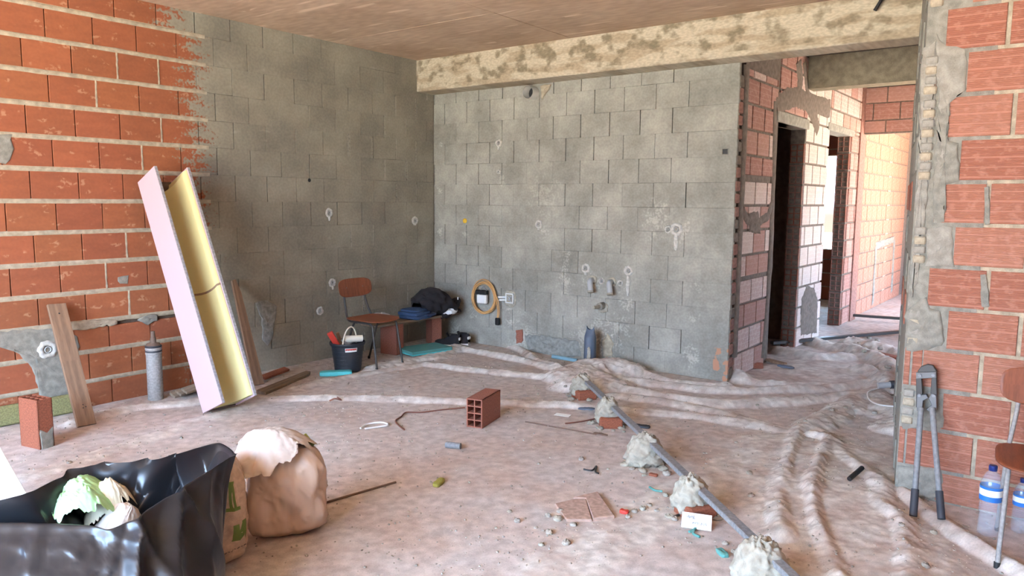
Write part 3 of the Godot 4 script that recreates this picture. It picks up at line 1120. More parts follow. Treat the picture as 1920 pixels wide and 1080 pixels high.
func build_hall() -> void:
	var X := 3.33
	var w := thing("wall_hall_left", "dusty brick passage wall paled to look lit, with two doorways and mortar filled cable chases", "wall", Vector3(X, 0, 0), Basis.IDENTITY, "", "structure")
	var o := Vector3(X, 0, 0)
	var ua := Vector3.FORWARD
	var na := Vector3.RIGHT
	var D1 := [1.05, 1.88]
	var D2 := [2.75, 3.70]
	# solid core behind the faces, in pieces round the doorways
	for q in [[0.165, D1[0], 0.0, 2.93], [D1[0], D1[1], 2.23, 2.93], [D1[1], D2[0], 0.0, 2.93], [D2[0], D2[1], 2.29, 2.93], [D2[1], 4.42, 0.0, 2.93]]:
		shell_box(w, "wall_core", Vector3(X - 0.15, q[2], -q[1] + (0.0 if q[1] > 4.0 else 0.015)), Vector3(X - 0.012, q[3], -q[0] - 0.0), M.mortar_dark)
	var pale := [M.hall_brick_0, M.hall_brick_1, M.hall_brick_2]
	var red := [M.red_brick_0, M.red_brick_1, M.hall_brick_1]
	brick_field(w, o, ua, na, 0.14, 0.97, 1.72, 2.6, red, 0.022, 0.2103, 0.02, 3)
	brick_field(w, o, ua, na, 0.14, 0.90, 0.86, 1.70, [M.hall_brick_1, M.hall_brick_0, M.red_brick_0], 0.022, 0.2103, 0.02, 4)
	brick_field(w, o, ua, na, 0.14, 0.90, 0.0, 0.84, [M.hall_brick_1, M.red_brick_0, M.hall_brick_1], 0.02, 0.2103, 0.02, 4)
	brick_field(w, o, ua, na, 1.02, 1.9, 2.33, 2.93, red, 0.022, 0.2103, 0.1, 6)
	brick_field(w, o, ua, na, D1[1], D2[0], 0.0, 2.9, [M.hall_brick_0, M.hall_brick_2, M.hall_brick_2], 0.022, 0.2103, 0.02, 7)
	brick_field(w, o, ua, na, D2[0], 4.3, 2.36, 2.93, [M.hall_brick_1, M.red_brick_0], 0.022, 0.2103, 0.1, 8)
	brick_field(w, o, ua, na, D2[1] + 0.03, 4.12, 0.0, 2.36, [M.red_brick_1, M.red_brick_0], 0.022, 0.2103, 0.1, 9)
	# the toothed corner by the grey wall
	for row in 12:
		for k in 2:
			var mb := MB.new()
			mb.box(Vector3.ZERO, Vector3(0.022, 0.075 + 0.02 * hsh(row, k), 0.075 + 0.02 * hsh(k, row)), 0.006)
			part(w, "brick_end", mb.mesh(), M.jamb_brick if (row + k) % 3 else M.mortar_dark, Vector3(-0.006, 0.06 + row * 0.21 + k * 0.1, -0.06))
	# lintels over the doorways
	for q in [[D1[0] - 0.1, D1[1] + 0.06, 2.23, 2.33], [D2[0] - 0.08, D2[1] + 0.12, 2.29, 2.37]]:
		var mb := MB.new()
		mb.box(Vector3.ZERO, Vector3(0.17, q[3] - q[2], q[1] - q[0]), 0.008)
		part(w, "lintel", mb.mesh(), M.plaster, Vector3(-0.073, (q[2] + q[3]) * 0.5, -(q[0] + q[1]) * 0.5))
	# cut brick ends at the far side of each doorway, their holes open to the passage
	var hm := holed(0.135, 0.1, 0.185, 2, 3)
	for q in [[D1[1], 2.22], [D2[1], 2.28]]:
		for row in 11:
			var y := 0.1 + row * 0.2103
			if y > q[1] - 0.06:
				continue
			part(w, "jamb_brick", hm, M.jamb_brick if row % 3 else M.brick_dark, Vector3(-0.078, y, -q[0] - 0.034), Basis(Vector3.RIGHT, PI / 2))
	# mortar filled chases
	var chase := func(pix: Array, wide: float, sd: int) -> void:
		var f := FastNoiseLite.new()
		f.seed = sd
		f.frequency = 5.0
		var path := []
		for i in pix.size() - 1:
			for k in 10:
				var a: Array = pix[i]
				var b: Array = pix[i + 1]
				var s := k / 10.0
				path.append(onx(lerpf(a[0], b[0], s), lerpf(a[1], b[1], s), X))
		var pts := PackedVector3Array()
		for i in path.size():
			var d: Vector3 = path[mini(i + 1, path.size() - 1)] - path[maxi(i - 1, 0)]
			var side := Vector3.RIGHT.cross(d).normalized()
			for e in 5:
				var r: float = [-1.0, -0.8, 0.0, 0.8, 1.0][e]
				var h: float = [-0.012, 0.008, 0.013, 0.008, -0.012][e]
				var p: Vector3 = path[i]
				pts.append(p + side * (r * wide * (1.0 + 0.35 * f.get_noise_2d(i * 0.2, r))) + Vector3.RIGHT * (h + f.get_noise_2d(i * 0.35, e * 2.0) * 0.004) - w.position)
		var mb := MB.new()
		mb.grid(pts, 5)
		part(w, "mortar_chase", mb.mesh(), M.mortar_dark)
	chase.call([[1401, 122], [1396, 250], [1390, 400], [1376, 700]], 0.045, 1)
	chase.call([[1453, 190], [1450, 330], [1444, 500], [1428, 690]], 0.05, 2)
	chase.call([[1392, 395], [1400, 412], [1420, 418], [1440, 405], [1446, 380]], 0.045, 3)
	chase.call([[1455, 205], [1470, 188], [1495, 182], [1512, 190], [1560, 205]], 0.11, 4)
	chase.call([[1497, 115], [1500, 150], [1498, 185]], 0.09, 5)
	chase.call([[1510, 190], [1524, 215], [1534, 245]], 0.09, 6)
	chase.call([[1507, 115], [1512, 160], [1516, 190]], 0.06, 7)
	patch(w, o, ua, na, _hallpts([[1502, 560], [1512, 535], [1525, 540], [1532, 560], [1530, 625], [1500, 630]]), 0.014, M.mortar_dark, 141)
	patch(w, o, ua, na, _hallpts([[1402, 400], [1420, 395], [1425, 440], [1405, 435]]), 0.012, M.mortar_dark, 142)
	# a dark rendered pier at the end of the wall and the brick lintel wall beyond
	shell_box(w, "pier", Vector3(X - 0.16, 0, -4.42), Vector3(X + 0.012, 2.93, -4.14), M.jamb_brick)
	var e := thing("wall_hall_end", "dark red brick wall over the wide opening at the far end of the passage", "wall", Vector3(X, 2.36, -4.3), Basis.IDENTITY, "", "structure")
	shell_box(e, "wall_core", Vector3(X - 0.1, 2.36, -4.42), Vector3(4.75, 2.93, -4.315), M.mortar_dark)
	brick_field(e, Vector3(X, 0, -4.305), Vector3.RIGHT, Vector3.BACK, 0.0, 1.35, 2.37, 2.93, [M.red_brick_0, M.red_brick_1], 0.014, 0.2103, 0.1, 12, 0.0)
	# the far room: a sunlit wall in line with the passage wall, a window to the right of it
	var f := thing("wall_far_left", "sunlit pale brick wall beyond the passage with an empty cable chase", "wall", Vector3(X - 0.05, 0, -4.42), Basis.IDENTITY, "", "structure")
	var FX := X - 0.03
	shell_box(f, "wall_core", Vector3(FX - 0.15, 0, -8.2), Vector3(FX - 0.008, 2.93, -4.42), M.mortar_dark)
	brick_field(f, Vector3(FX, 0, 0), ua, na, 4.42, 7.6, 0.0, 2.93, [M.far_brick], 0.016, 0.2103, 0.05, 15)
	for q in [[[5.6, 0.9], [6.9, 0.95], 0.05], [[5.6, 0.9], [5.62, 0.05], 0.05], [[6.9, 0.95], [6.95, 0.1], 0.05]]:
		var a := Vector2(q[0][0], q[0][1])
		var b := Vector2(q[1][0], q[1][1])
		var sd: Vector2 = (b - a).orthogonal().normalized() * q[2]
		patch(f, Vector3(FX, 0, 0), ua, na, [a + sd, b + sd, b - sd, a - sd], 0.012, M.mortar_grey, 150 + int(a.x * 3 + b.y * 10), "mortar_chase", 0.02)
	var fr := thing("wall_far_right", "outer wall of the far room with a tall empty window opening", "wall", Vector3(5.8, 0, -6.3), Basis.IDENTITY, "", "structure")
	for q in [[-8.3, -6.9, 0.0, 2.93], [-4.55, -4.3, 0.0, 2.93], [-6.9, -4.55, 0.0, 0.12], [-6.9, -4.55, 2.75, 2.93]]:
		shell_box(fr, "wall_piece", Vector3(5.7, q[2], q[0]), Vector3(5.9, q[3], q[1]), M.brick)
	var fb := thing("wall_far_back", "plain brick end wall of the far room", "wall", Vector3(5, 0, -8.2), Basis.IDENTITY, "", "structure")
	shell_box(fb, "wall_piece", Vector3(3.1, 0, -8.3), Vector3(5.9, 2.93, -8.1), M.brick)
	var hr := thing("wall_hall_right", "brick wall on the hidden side of the passage with a balcony door opening", "wall", Vector3(5.8, 0, -2.2), Basis.IDENTITY, "", "structure")
	for q in [[-4.3, -3.1, 0.0, 2.93], [-2.1, 0.2, 0.0, 2.93], [-3.1, -2.1, 2.15, 2.93], [-3.1, -2.1, 0.0, 0.5]]:
		shell_box(hr, "wall_piece", Vector3(5.7, q[2], q[0]), Vector3(5.9, q[3], q[1]), M.brick)
	shell_box(hr, "wall_piece", Vector3(4.75, 0, -0.02), Vector3(5.9, 2.93, 0.1), M.brick)
	shell_box(hr, "wall_piece", Vector3(4.7, 0, -4.42), Vector3(5.9, 2.93, -4.3), M.brick)
	# rooms behind the two doorways
	var r := thing("wall_room_left", "brick walls of the rooms behind the doorways", "wall", Vector3(1.5, 0, -3), Basis.IDENTITY, "", "structure")
	shell_box(r, "wall_piece", Vector3(-0.2, 0, -2.42), Vector3(X - 0.15, 2.93, -2.28), M.core)
	shell_box(r, "wall_piece", Vector3(-0.4, 0, -6.5), Vector3(-0.2, 2.93, -0.1), M.brick_dark)
	shell_box(r, "wall_piece", Vector3(1.2, 0, -0.18), Vector3(3.2, 2.93, -0.16), M.brick_dark)
	var z := -6.2
	var wl := 1.55
	var wr := 2.635
	for q in [[-0.2, wl, 0.0, 2.93], [wl, wr, 0.0, 0.79], [wl, wr, 2.215, 2.93], [wr, X - 0.03, 0.0, 2.93]]:
		shell_box(r, "wall_piece", Vector3(q[0], q[2], z - 0.2), Vector3(q[1], q[3], z - 0.01), M.mortar)
	brick_field(r, Vector3(0, 0, z), Vector3.RIGHT, Vector3.BACK, 1.0, wl, 0.0, 2.93, [M.brick, M.brick], 0.016)
	brick_field(r, Vector3(0, 0, z), Vector3.RIGHT, Vector3.BACK, wl, wr, 0.0, 0.79, [M.brick, M.brick], 0.016)
	brick_field(r, Vector3(0, 0, z), Vector3.RIGHT, Vector3.BACK, wl, wr, 2.215, 2.93, [M.brick, M.brick], 0.016)
	brick_field(r, Vector3(0, 0, z), Vector3.RIGHT, Vector3.BACK, wr, X - 0.05, 0.0, 2.93, [M.brick, M.brick], 0.016)

func _hallpts(a: Array) -> Array:
	var r := []
	for p in a:
		var q := onx(p[0], p[1], 3.33)
		r.append(Vector2(-q.z, q.y))
	return r

func build_enclosure() -> void:
	var f := thing("wall_front", "outer wall behind the viewer with a wide balcony door opening", "wall", Vector3(4, 0, 8.5), Basis.IDENTITY, "", "structure")
	for q in OPENING:
		shell_box(f, "wall_piece", Vector3(q[0], q[2], 8.4), Vector3(q[1], q[3], 8.62), M.brick_pink)
	var g := thing("wall_side", "plain brick wall on the side of the room out of view", "wall", Vector3(8.6, 0, 4.5), Basis.IDENTITY, "", "structure")
	shell_box(g, "wall_piece", Vector3(8.5, 0, 1.6), Vector3(8.7, 2.93, 8.62), M.brick_pink)
	var mb := MB.new()
	mb.box(Vector3.ZERO, Vector3(90, 0.2, 90))
	solo("ground_outside", mb.mesh(), M.earth, "pale earth of the building site outside", "ground", Vector3(4, -0.5, 0), Basis.IDENTITY, "", "structure")

# ---------------------------------------------------------------- floor
func build_floor() -> void:
	var xs := PackedFloat32Array()
	var zs := PackedFloat32Array()
	var s := 0.0125
	var x := -0.2
	while x < 8.8:
		xs.append(x)
		x += s if x >= -0.02 and x < 6.0 else 0.1
	var z := -8.2
	while z < 8.65:
		zs.append(z)
		z += s if z >= -0.6 and z < 5.0 else (0.03 if z > -4.6 and z < 0 else 0.1)
	var nx := xs.size()
	var nz := zs.size()
	var H := PackedFloat32Array()
	var K := PackedFloat32Array()
	H.resize(nx * nz)
	K.resize(nx * nz)
	var fa := FastNoiseLite.new()
	fa.seed = 77
	fa.frequency = 2.2
	fa.fractal_octaves = 5
	var fb := FastNoiseLite.new()
	fb.seed = 78
	fb.frequency = 16.0
	fb.fractal_octaves = 3
	# ridges of mortar over the pipes: pixels of the photograph, half width, height, roughness
	var R := RIDGES
	for q in R:
		var path := []
		for p in q[0]:
			path.append(fl(p[0], p[1], q[2] * 0.5))
		var wd: float = q[1]
		var ht: float = q[2]
		for i in path.size() - 1:
			var a := Vector2(path[i].x, path[i].z)
			var b := Vector2(path[i + 1].x, path[i + 1].z)
			var n := maxi(int(a.distance_to(b) / 0.15), 1)
			for k in n:
				_raise(xs, zs, H, K, a.lerp(b, float(k) / n), a.lerp(b, float(k + 1) / n), wd, ht, q[3], fa, fb)
	var pts := PackedVector3Array()
	var nn := PackedVector3Array()
	var uv := PackedVector2Array()
	var cl := PackedColorArray()
	pts.resize(nx * nz)
	nn.resize(nx * nz)
	uv.resize(nx * nz)
	cl.resize(nx * nz)
	var dust := c8(213, 201, 193).srgb_to_linear()
	var red := c8(206, 187, 174).srgb_to_linear()
	var grit := c8(210, 201, 194).srgb_to_linear()
	var mort := c8(226, 219, 209).srgb_to_linear()
	var mort2 := c8(206, 190, 178).srgb_to_linear()
	for j in nz:
		for i in nx:
			var id := j * nx + i
			var px := xs[i]
			var pz := zs[j]
			var a := fa.get_noise_2d(px * 0.5, pz * 0.5)
			var b := fb.get_noise_2d(px, pz)
			var k := K[id]
			H[id] += a * 0.003 + b * 0.0006 + k * b * 0.0018
			pts[id] = Vector3(px, H[id], pz)
			uv[id] = Vector2(px, pz)
			var c := dust.lerp(red, clampf(0.45 + a * 1.4, 0.0, 1.0))
			c = c.lerp(grit, clampf(0.25 + fa.get_noise_2d(px * 0.9 + 30.0, pz * 0.9) * 1.6, 0.0, 1.0))
			var m := mort.lerp(mort2, clampf(0.3 + fa.get_noise_2d(px * 1.7, pz * 1.7 + 20.0) * 1.8, 0.0, 1.0))
			c = c.lerp(m, clampf(k * 1.5 + b * 0.5 * k, 0.0, 1.0))
			cl[id] = c * (1.0 + b * 0.07)
	var ix := PackedInt32Array()
	ix.resize((nx - 1) * (nz - 1) * 6)
	var at := 0
	for j in nz:
		for i in nx:
			var id := j * nx + i
			var l := id - 1 if i > 0 else id
			var r := id + 1 if i < nx - 1 else id
			var u := id - nx if j > 0 else id
			var d := id + nx if j < nz - 1 else id
			nn[id] = (pts[d] - pts[u]).cross(pts[r] - pts[l]).normalized()
			if i < nx - 1 and j < nz - 1:
				ix[at] = id
				ix[at + 1] = id + 1
				ix[at + 2] = id + nx
				ix[at + 3] = id + 1
				ix[at + 4] = id + nx + 1
				ix[at + 5] = id + nx
				at += 6
	var arr := []
	arr.resize(Mesh.ARRAY_MAX)
	arr[Mesh.ARRAY_VERTEX] = pts
	arr[Mesh.ARRAY_NORMAL] = nn
	arr[Mesh.ARRAY_TEX_UV] = uv
	arr[Mesh.ARRAY_COLOR] = cl
	arr[Mesh.ARRAY_INDEX] = ix
	var mesh := ArrayMesh.new()
	mesh.add_surface_from_arrays(Mesh.PRIMITIVE_TRIANGLES, arr)
	var m := StandardMaterial3D.new()
	m.resource_name = "floor_dust"
	m.vertex_color_use_as_albedo = true
	m.roughness = 0.97
	m.albedo_texture = grain(201, 1024, 0.012, Color(0.84, 0.83, 0.82), Color(1, 1, 1), 0.16)
	m.uv1_scale = Vector3(0.9, 0.9, 1)
	m.heightmap_enabled = true
	m.heightmap_texture = grey_tex(tile(207, 0.06, 512, 5), 512, 512)
	m.heightmap_scale = 0.05
	var w := thing("floor", "dusty pinkish concrete floor with ridges of pale mortar", "floor", Vector3.ZERO, Basis.IDENTITY, "", "structure")
	part(w, "screed", mesh, m)
	shell_box(w, "slab", Vector3(-0.22, -0.35, -8.3), Vector3(8.8, -0.03, 8.65), M.concrete)
	_fx = xs
	_fz = zs
	_fh = H

var _fx: PackedFloat32Array
var _fz: PackedFloat32Array
var _fh: PackedFloat32Array
# height of the floor at a place
func fh(x: float, z: float) -> float:
	var i := clampi(_fx.bsearch(x), 1, _fx.size() - 1)
	var j := clampi(_fz.bsearch(z), 1, _fz.size() - 1)
	return _fh[j * _fx.size() + i]

# a pixel met with the uneven floor
func flo(u: float, w: float) -> Vector3:
	var p := fl(u, w)
	for k in 3:
		p = fl(u, w, fh(p.x, p.z))
	return p

func _raise(xs: PackedFloat32Array, zs: PackedFloat32Array, H: PackedFloat32Array, K: PackedFloat32Array, a: Vector2, b: Vector2, wd: float, ht: float, rough: float, fa: FastNoiseLite, fb: FastNoiseLite) -> void:
	var nx := xs.size()
	var m := wd * 1.5 + 0.02
	var i0 := maxi(xs.bsearch(minf(a.x, b.x) - m), 0)
	var i1 := mini(xs.bsearch(maxf(a.x, b.x) + m), nx - 1)
	var j0 := maxi(zs.bsearch(minf(a.y, b.y) - m), 0)
	var j1 := mini(zs.bsearch(maxf(a.y, b.y) + m), zs.size() - 1)
	var ab := b - a
	var l2 := maxf(ab.length_squared(), 1e-9)
	for j in range(j0, j1 + 1):
		for i in range(i0, i1 + 1):
			var p := Vector2(xs[i], zs[j])
			var t := clampf((p - a).dot(ab) / l2, 0.0, 1.0)
			var d := p.distance_to(a + ab * t)
			if d > m:
				continue
			var n := fa.get_noise_2d(p.x * 1.1, p.y * 1.1)
			var w := wd * 1.45 * (1.0 + n * 0.9 * rough + fb.get_noise_2d(p.x, p.y) * 0.05 * rough)
			var q := d / w
			if q >= 1.0:
				continue
			var e := 1.0 - q
			var prof := e * e * (3.0 - 2.0 * e)
			prof = lerpf(prof, minf(e * 3.0, 1.0), 0.35)
			# hardened wrinkles
			var wr := 1.0 - absf(fa.get_noise_2d(p.x * 2.2 + 40.0, p.y * 2.2))
			var h := ht * (prof * (1.0 + fa.get_noise_2d(p.x * 0.9 + 9.0, p.y * 0.9) * rough * 0.8) + (pow(wr, 6.0) - 0.3) * 0.22 * rough * minf(e * 3.0, 1.0))
			var id := j * nx + i
			H[id] = maxf(H[id], h)
			K[id] = maxf(K[id], clampf(e * 2.5, 0.0, 1.0))

# ---------------------------------------------------------------- shapes for things
# rounded sheet (plywood seat, backrest): w along x, d along z, bend(x, z) lifts it
func sheet(w: float, d: float, th: float, bend: Callable, ex := 4.0) -> ArrayMesh:
	var mb := MB.new()
	var pts := PackedVector3Array()
	var n := 40
	for r in [[0.001, 1], [0.35, 1], [0.7, 1], [0.93, 1], [1.0, 0.6], [1.0, -0.6], [0.93, -1], [0.5, -1], [0.001, -1]]:
		for i in n:
			var a := TAU * i / n
			var c := cos(a)
			var s := sin(a)
			var q := pow(pow(absf(c), ex) + pow(absf(s), ex), -1.0 / ex)
			var x: float = c * q * r[0] * w * 0.5
			var z: float = s * q * r[0] * d * 0.5
			var y: float = bend.call(x, z)
			pts.append(Vector3(x, y + th * 0.5 * r[1], z))
	mb.grid(pts, n, true)
	return mb.mesh()

# soft or crumpled lump: superellipsoid of size s, base at y = 0
func lump(s: Vector3, ex: float, amp: float, freq: float, sd: int, ridged := false, rows := 22, cols := 34, taper := 0.0) -> ArrayMesh:
	var f := FastNoiseLite.new()
	f.seed = sd
	f.frequency = freq
	f.fractal_octaves = 3
	if ridged:
		f.fractal_type = FastNoiseLite.FRACTAL_RIDGED
	var pts := PackedVector3Array()
	for r in rows + 1:
		var b := PI * (0.5 - float(r) / rows)
		for q in cols:
			var a := TAU * q / cols
			var dir := Vector3(cos(b) * cos(a), sin(b), cos(b) * sin(a))
			var k := pow(pow(absf(dir.x), ex) + pow(absf(dir.y), ex) + pow(absf(dir.z), ex), -1.0 / ex)
			var p := dir * k
			var nz := f.get_noise_3d(p.x * s.x + 3.0, p.y * s.y, p.z * s.z)
			var w := Vector3(p.x * s.x, p.y * s.y, p.z * s.z) * 0.5
			w += Vector3(p.x, p.y * 0.8, p.z).normalized() * nz * amp
			var t := 1.0 - taper * (p.y * 0.5 + 0.5)
			w.x *= t
			w.z *= t
			w.y = maxf(w.y + s.y * 0.5, 0.0)
			pts.append(w)
	var mb := MB.new()
	mb.grid(pts, cols, true)
	return mb.mesh()

func tubes(paths: Array, r: float, segs := 8) -> ArrayMesh:
	var mb := MB.new()
	for p in paths:
		mb.tube(p, r, segs)
	return mb.mesh()

func bm(s: Vector3, bev := 0.003) -> ArrayMesh:
	var mb := MB.new()
	mb.box(Vector3.ZERO, s, bev)
	return mb.mesh()

func curve(pts: Array, n := 8) -> Array:
	var c := Curve3D.new()
	for i in pts.size():
		var a: Vector3 = pts[maxi(i - 1, 0)]
		var b: Vector3 = pts[mini(i + 1, pts.size() - 1)]
		var t := (b - a) / 6.0
		c.add_point(pts[i], -t, t)
	var r := []
	for i in pts.size() - 1:
		for k in n:
			r.append(c.sample(i, float(k) / n))
	r.append(pts[pts.size() - 1])
	return r

# a board between two ends, flat side facing hint
func board(a: Vector3, b: Vector3, w: float, th: float, hint: Vector3, bev := 0.003) -> Array:
	var bs := along(b - a, hint)
	return [bm(Vector3(w, a.distance_to(b), th), bev), (a + b) * 0.5, bs]

func plank(called: String, a: Vector3, b: Vector3, w: float, th: float, hint: Vector3, m: Material, label: String, w2 := -1.0, cut := 0.0) -> MeshInstance3D:
	var bs := along(b - a, hint)
	var l := a.distance_to(b)
	if w2 < 0.0:
		w2 = w
	var mb := MB.new()
	mb.slab(PackedVector2Array([Vector2(-w / 2, 0), Vector2(w / 2, 0), Vector2(w2 / 2, l - cut), Vector2(w2 / 2 - w2 * (0.4 if cut > 0.0 else 0.05), l), Vector2(-w2 / 2, l - cut * 0.1)]), th, Transform3D(Basis.IDENTITY, Vector3(0, 0, -th / 2)), 0.002)
	return solo(called, mb.mesh(), m, label, "plank", a, bs)

# ---------------------------------------------------------------- things
func make_chair(label: String, at: Vector3, turn: float, tube: Material) -> void:
	var t := thing("chair", label, "chair", at, yaw(turn), "school chairs")
	part(t, "seat", sheet(0.40, 0.39, 0.012, func(x: float, z: float) -> float: return 0.16 * x * x - (0.5 * pow(maxf(z - 0.08, 0.0), 2.0)) + 0.25 * pow(maxf(-z - 0.05, 0.0), 2.0), 4.0), M.ply, Vector3(0, 0.424, 0.0))
	var bk := sheet(0.40, 0.17, 0.011, func(x: float, z: float) -> float: return 0.55 * x * x, 3.6)
	var tilt := Basis(Vector3.RIGHT, deg_to_rad(80.0))
	var back := part(t, "backrest", bk, M.ply, Vector3(0, 0.69, -0.245), tilt)
	for s: float in [-1.0, 1.0]:
		var fl_ := part(t, "leg", tubes([curve([Vector3(0.15 * s, 0.404, -0.12), Vector3(0.15 * s, 0.404, 0.08), Vector3(0.15 * s, 0.39, 0.135), Vector3(0.152 * s, 0.34, 0.15), Vector3(0.162 * s, 0.004, 0.205)], 6)], 0.0095), tube)
		var rl := part(t, "leg", tubes([curve([Vector3(0.15 * s, 0.40, -0.05), Vector3(0.155 * s, 0.36, -0.10), Vector3(0.165 * s, 0.004, -0.23)], 6)], 0.0095), tube)
		part(t, "back_post", tubes([curve([Vector3(0.15 * s, 0.402, -0.12), Vector3(0.148 * s, 0.43, -0.175), Vector3(0.13 * s, 0.56, -0.225), Vector3(0.115 * s, 0.75, -0.262)], 6)], 0.0095), tube)
		sub(fl_, "foot_cap", tubes([[Vector3(0.163 * s, 0.0, 0.205), Vector3(0.163 * s, 0.025, 0.201)]], 0.012), M.black)
		sub(rl, "foot_cap", tubes([[Vector3(0.163 * s, 0.0, -0.23), Vector3(0.163 * s, 0.025, -0.226)]], 0.012), M.black)
		var rv := MB.new()
		rv.lathe([Vector2(0.005, 0.0), Vector2(0.004, 0.002), Vector2(0.0001, 0.003)], 8)
		sub(back, "rivet", rv.mesh(), M.steel, Vector3(0.1 * s, 0.695, -0.234), Basis(Vector3.RIGHT, PI / 2))
	part(t, "crossbar", tubes([[Vector3(-0.15, 0.40, -0.1), Vector3(0.15, 0.40, -0.1)]], 0.008), tube)

func wall_ring(label: String, p: Vector3, na: Vector3, r: float, sd: int, group: String, tail := 0.0) -> void:
	# a box or pipe mouth set in the wall in a ring of white mortar
	var bs := along(na, Vector3.UP)
	var t := thing("wall_outlet", label, "wall outlet", p, bs, group)
	var f := FastNoiseLite.new()
	f.seed = sd
	f.frequency = 1.3
	var pts := PackedVector3Array()
	var n := 20
	for e in [[1.45, -0.004], [1.25, 0.006], [1.0, 0.012], [0.72, 0.008], [0.62, 0.001], [0.6, -0.004]]:
		for i in n:
			var a := -TAU * i / n
			var k: float = r * e[0] * (1.0 + 0.22 * f.get_noise_2d(cos(a) * 2.0 + sd, sin(a) * 2.0))
			pts.append(Vector3(cos(a) * k, e[1] * (1.0 + 0.5 * f.get_noise_2d(cos(a) * 3.0, sin(a) * 3.0 + sd)), sin(a) * k))
	var mb := MB.new()
	mb.grid(pts, n, true)
	part(t, "mortar_ring", mb.mesh(), M.plaster_white)
	var mc := MB.new()
	mc.lathe([Vector2(r * 0.5, -0.004), Vector2(r * 0.5, 0.009), Vector2(r * 0.38, 0.009), Vector2(r * 0.36, 0.0)], 14)
	part(t, "pipe_mouth", mc.mesh(), M.pvc_grey)
	var md := MB.new()
	md.lathe([Vector2(r * 0.62, 0.0005), Vector2(0.0001, 0.001)], 14)
	part(t, "bore", md.mesh(), M.mortar_grey)
	if tail > 0.0:
		var tl := lump(Vector3(r * 1.0, tail, 0.018), 2.4, 0.006, 20.0, sd, false, 12, 12)
		var up := bs.inverse() * Vector3.UP
		part(t, "mortar_run", tl, M.plaster_white, bs.inverse() * (Vector3.DOWN * (tail + r * 0.8)), bs.inverse())

func holed_brick(label: String, at: Vector3, bs: Basis, mm: Material, s: Vector3, nx: int, nz: int) -> Node3D:
	var t := thing("hollow_brick", label, "brick", at, bs)
	var mb := MB.new()
	var w := 0.009
	for i in [0, nx]:
		mb.box(Vector3(-s.x / 2 + w / 2 + (s.x - w) * i / nx, 0, 0), Vector3(w, s.y, s.z), 0.0015)
	for i in [0, nz]:
		mb.box(Vector3(0, 0, -s.z / 2 + w / 2 + (s.z - w) * i / nz), Vector3(s.x, s.y, w), 0.0015)
	part(t, "shell", mb.mesh(), mm)
	for i in range(1, nx):
		part(t, "web", bm(Vector3(0.008, s.y - 0.002, s.z - 0.01), 0.001), mm, Vector3(-s.x / 2 + w / 2 + (s.x - w) * i / nx, 0, 0))
	for i in range(1, nz):
		part(t, "web", bm(Vector3(s.x - 0.01, s.y - 0.002, 0.008), 0.001), mm, Vector3(0, 0, -s.z / 2 + w / 2 + (s.z - w) * i / nz))
	return t

func build_objects() -> void:
	shutter_box()
	bench_corner()
	left_bits()
	wall_bits()
	rail_and_dabs()
	sacks_and_bag()
	right_bits()
	floor_bits()

func shutter_box() -> void:
	var a := Vector3(0.818, fh(0.85, 3.1) + 0.002, 3.237)
	var top := Vector3(0.074, 1.594, 3.237)
	var ax := (top - a).normalized()
	var L := 1.765
	var zz := Vector3.FORWARD
	var nn := ax.cross(zz).normalized()
	if nn.x < 0:
		nn = -nn
	# local x: across (towards the corner), y: up along the box, z: out to the room
	var t := thing("shutter_box", "open pink roller shutter box lined with yellow foam leaning on the wall", "shutter box", a, Basis(zz, ax, nn))
	var W := 0.27
	var D := 0.27
	for x in [0.011, W - 0.011]:
		var sb := part(t, "side_board", bm(Vector3(0.022, L, D), 0.002), M.board_pink, Vector3(x, L / 2, D / 2))
		sub(sb, "board_edge", bm(Vector3(0.021, L - 0.002, 0.003), 0.001), M.board_edge, Vector3(x, L / 2, D + 0.001), Basis.IDENTITY, "grey cut edge of the board")
	part(t, "back_board", bm(Vector3(W - 0.046, L, 0.02), 0.002), M.foam_dark, Vector3(W / 2, L / 2, 0.01))
	# yellow foam: flat on the back, curving up the far side
	var prof := []
	for i in 14:
		var s := i / 13.0
		if s < 0.25:
			prof.append(Vector2(0.024 + s * 4.0 * 0.05, 0.05))
		else:
			var q := (s - 0.25) / 0.75
			var x := 0.074 + 0.145 * pow(sin(q * PI * 0.5), 1.0)
			var z := 0.05 + 0.205 * (1.0 - cos(q * PI * 0.5))
			prof.append(Vector2(x, z))
	prof.append(Vector2(W - 0.024, 0.262))
	var pts := PackedVector3Array()
	var cut := func(i: int) -> float: return 1.62 + 0.13 * pow(float(i) / (prof.size() - 1), 1.5)
	for y in [0.012, 0.6, 1.1, 2.0]:
		for i in prof.size():
			pts.append(Vector3(prof[i].x, minf(y, cut.call(i)), prof[i].y))
	var mb := MB.new()
	mb.grid(pts, prof.size())
	for e in 2:
		for i in prof.size() - 1:
			var p: Vector2 = prof[i]
			var q: Vector2 = prof[i + 1]
			var ya: float = 0.012 if e == 0 else cut.call(i)
			var yb: float = 0.012 if e == 0 else cut.call(i + 1)
			var b0 := Vector3(p.x, ya, 0.021)
			var b1 := Vector3(q.x, yb, 0.021)
			if e == 0:
				mb.quad(b0, b1, Vector3(q.x, yb, q.y), Vector3(p.x, ya, p.y))
			else:
				mb.quad(Vector3(p.x, ya, p.y), Vector3(q.x, yb, q.y), b1, b0)
	var foam := part(t, "foam_lining", mb.mesh(), M.foam_yellow)
	var sp := []
	for i in 15:
		var p: Vector2 = prof[i]
		sp.append(Vector3(p.x, 0.84 + 0.012 * sin(i * 0.5), p.y + 0.004))
	var st := MB.new()
	var sp2 := PackedVector3Array()
	for e in [-0.008, 0.008]:
		for p: Vector3 in sp:
			sp2.append(p + Vector3(0, e, 0))
	st.grid(sp2, sp.size())
	sub(foam, "tape_strap", st.mesh(), M.wood)

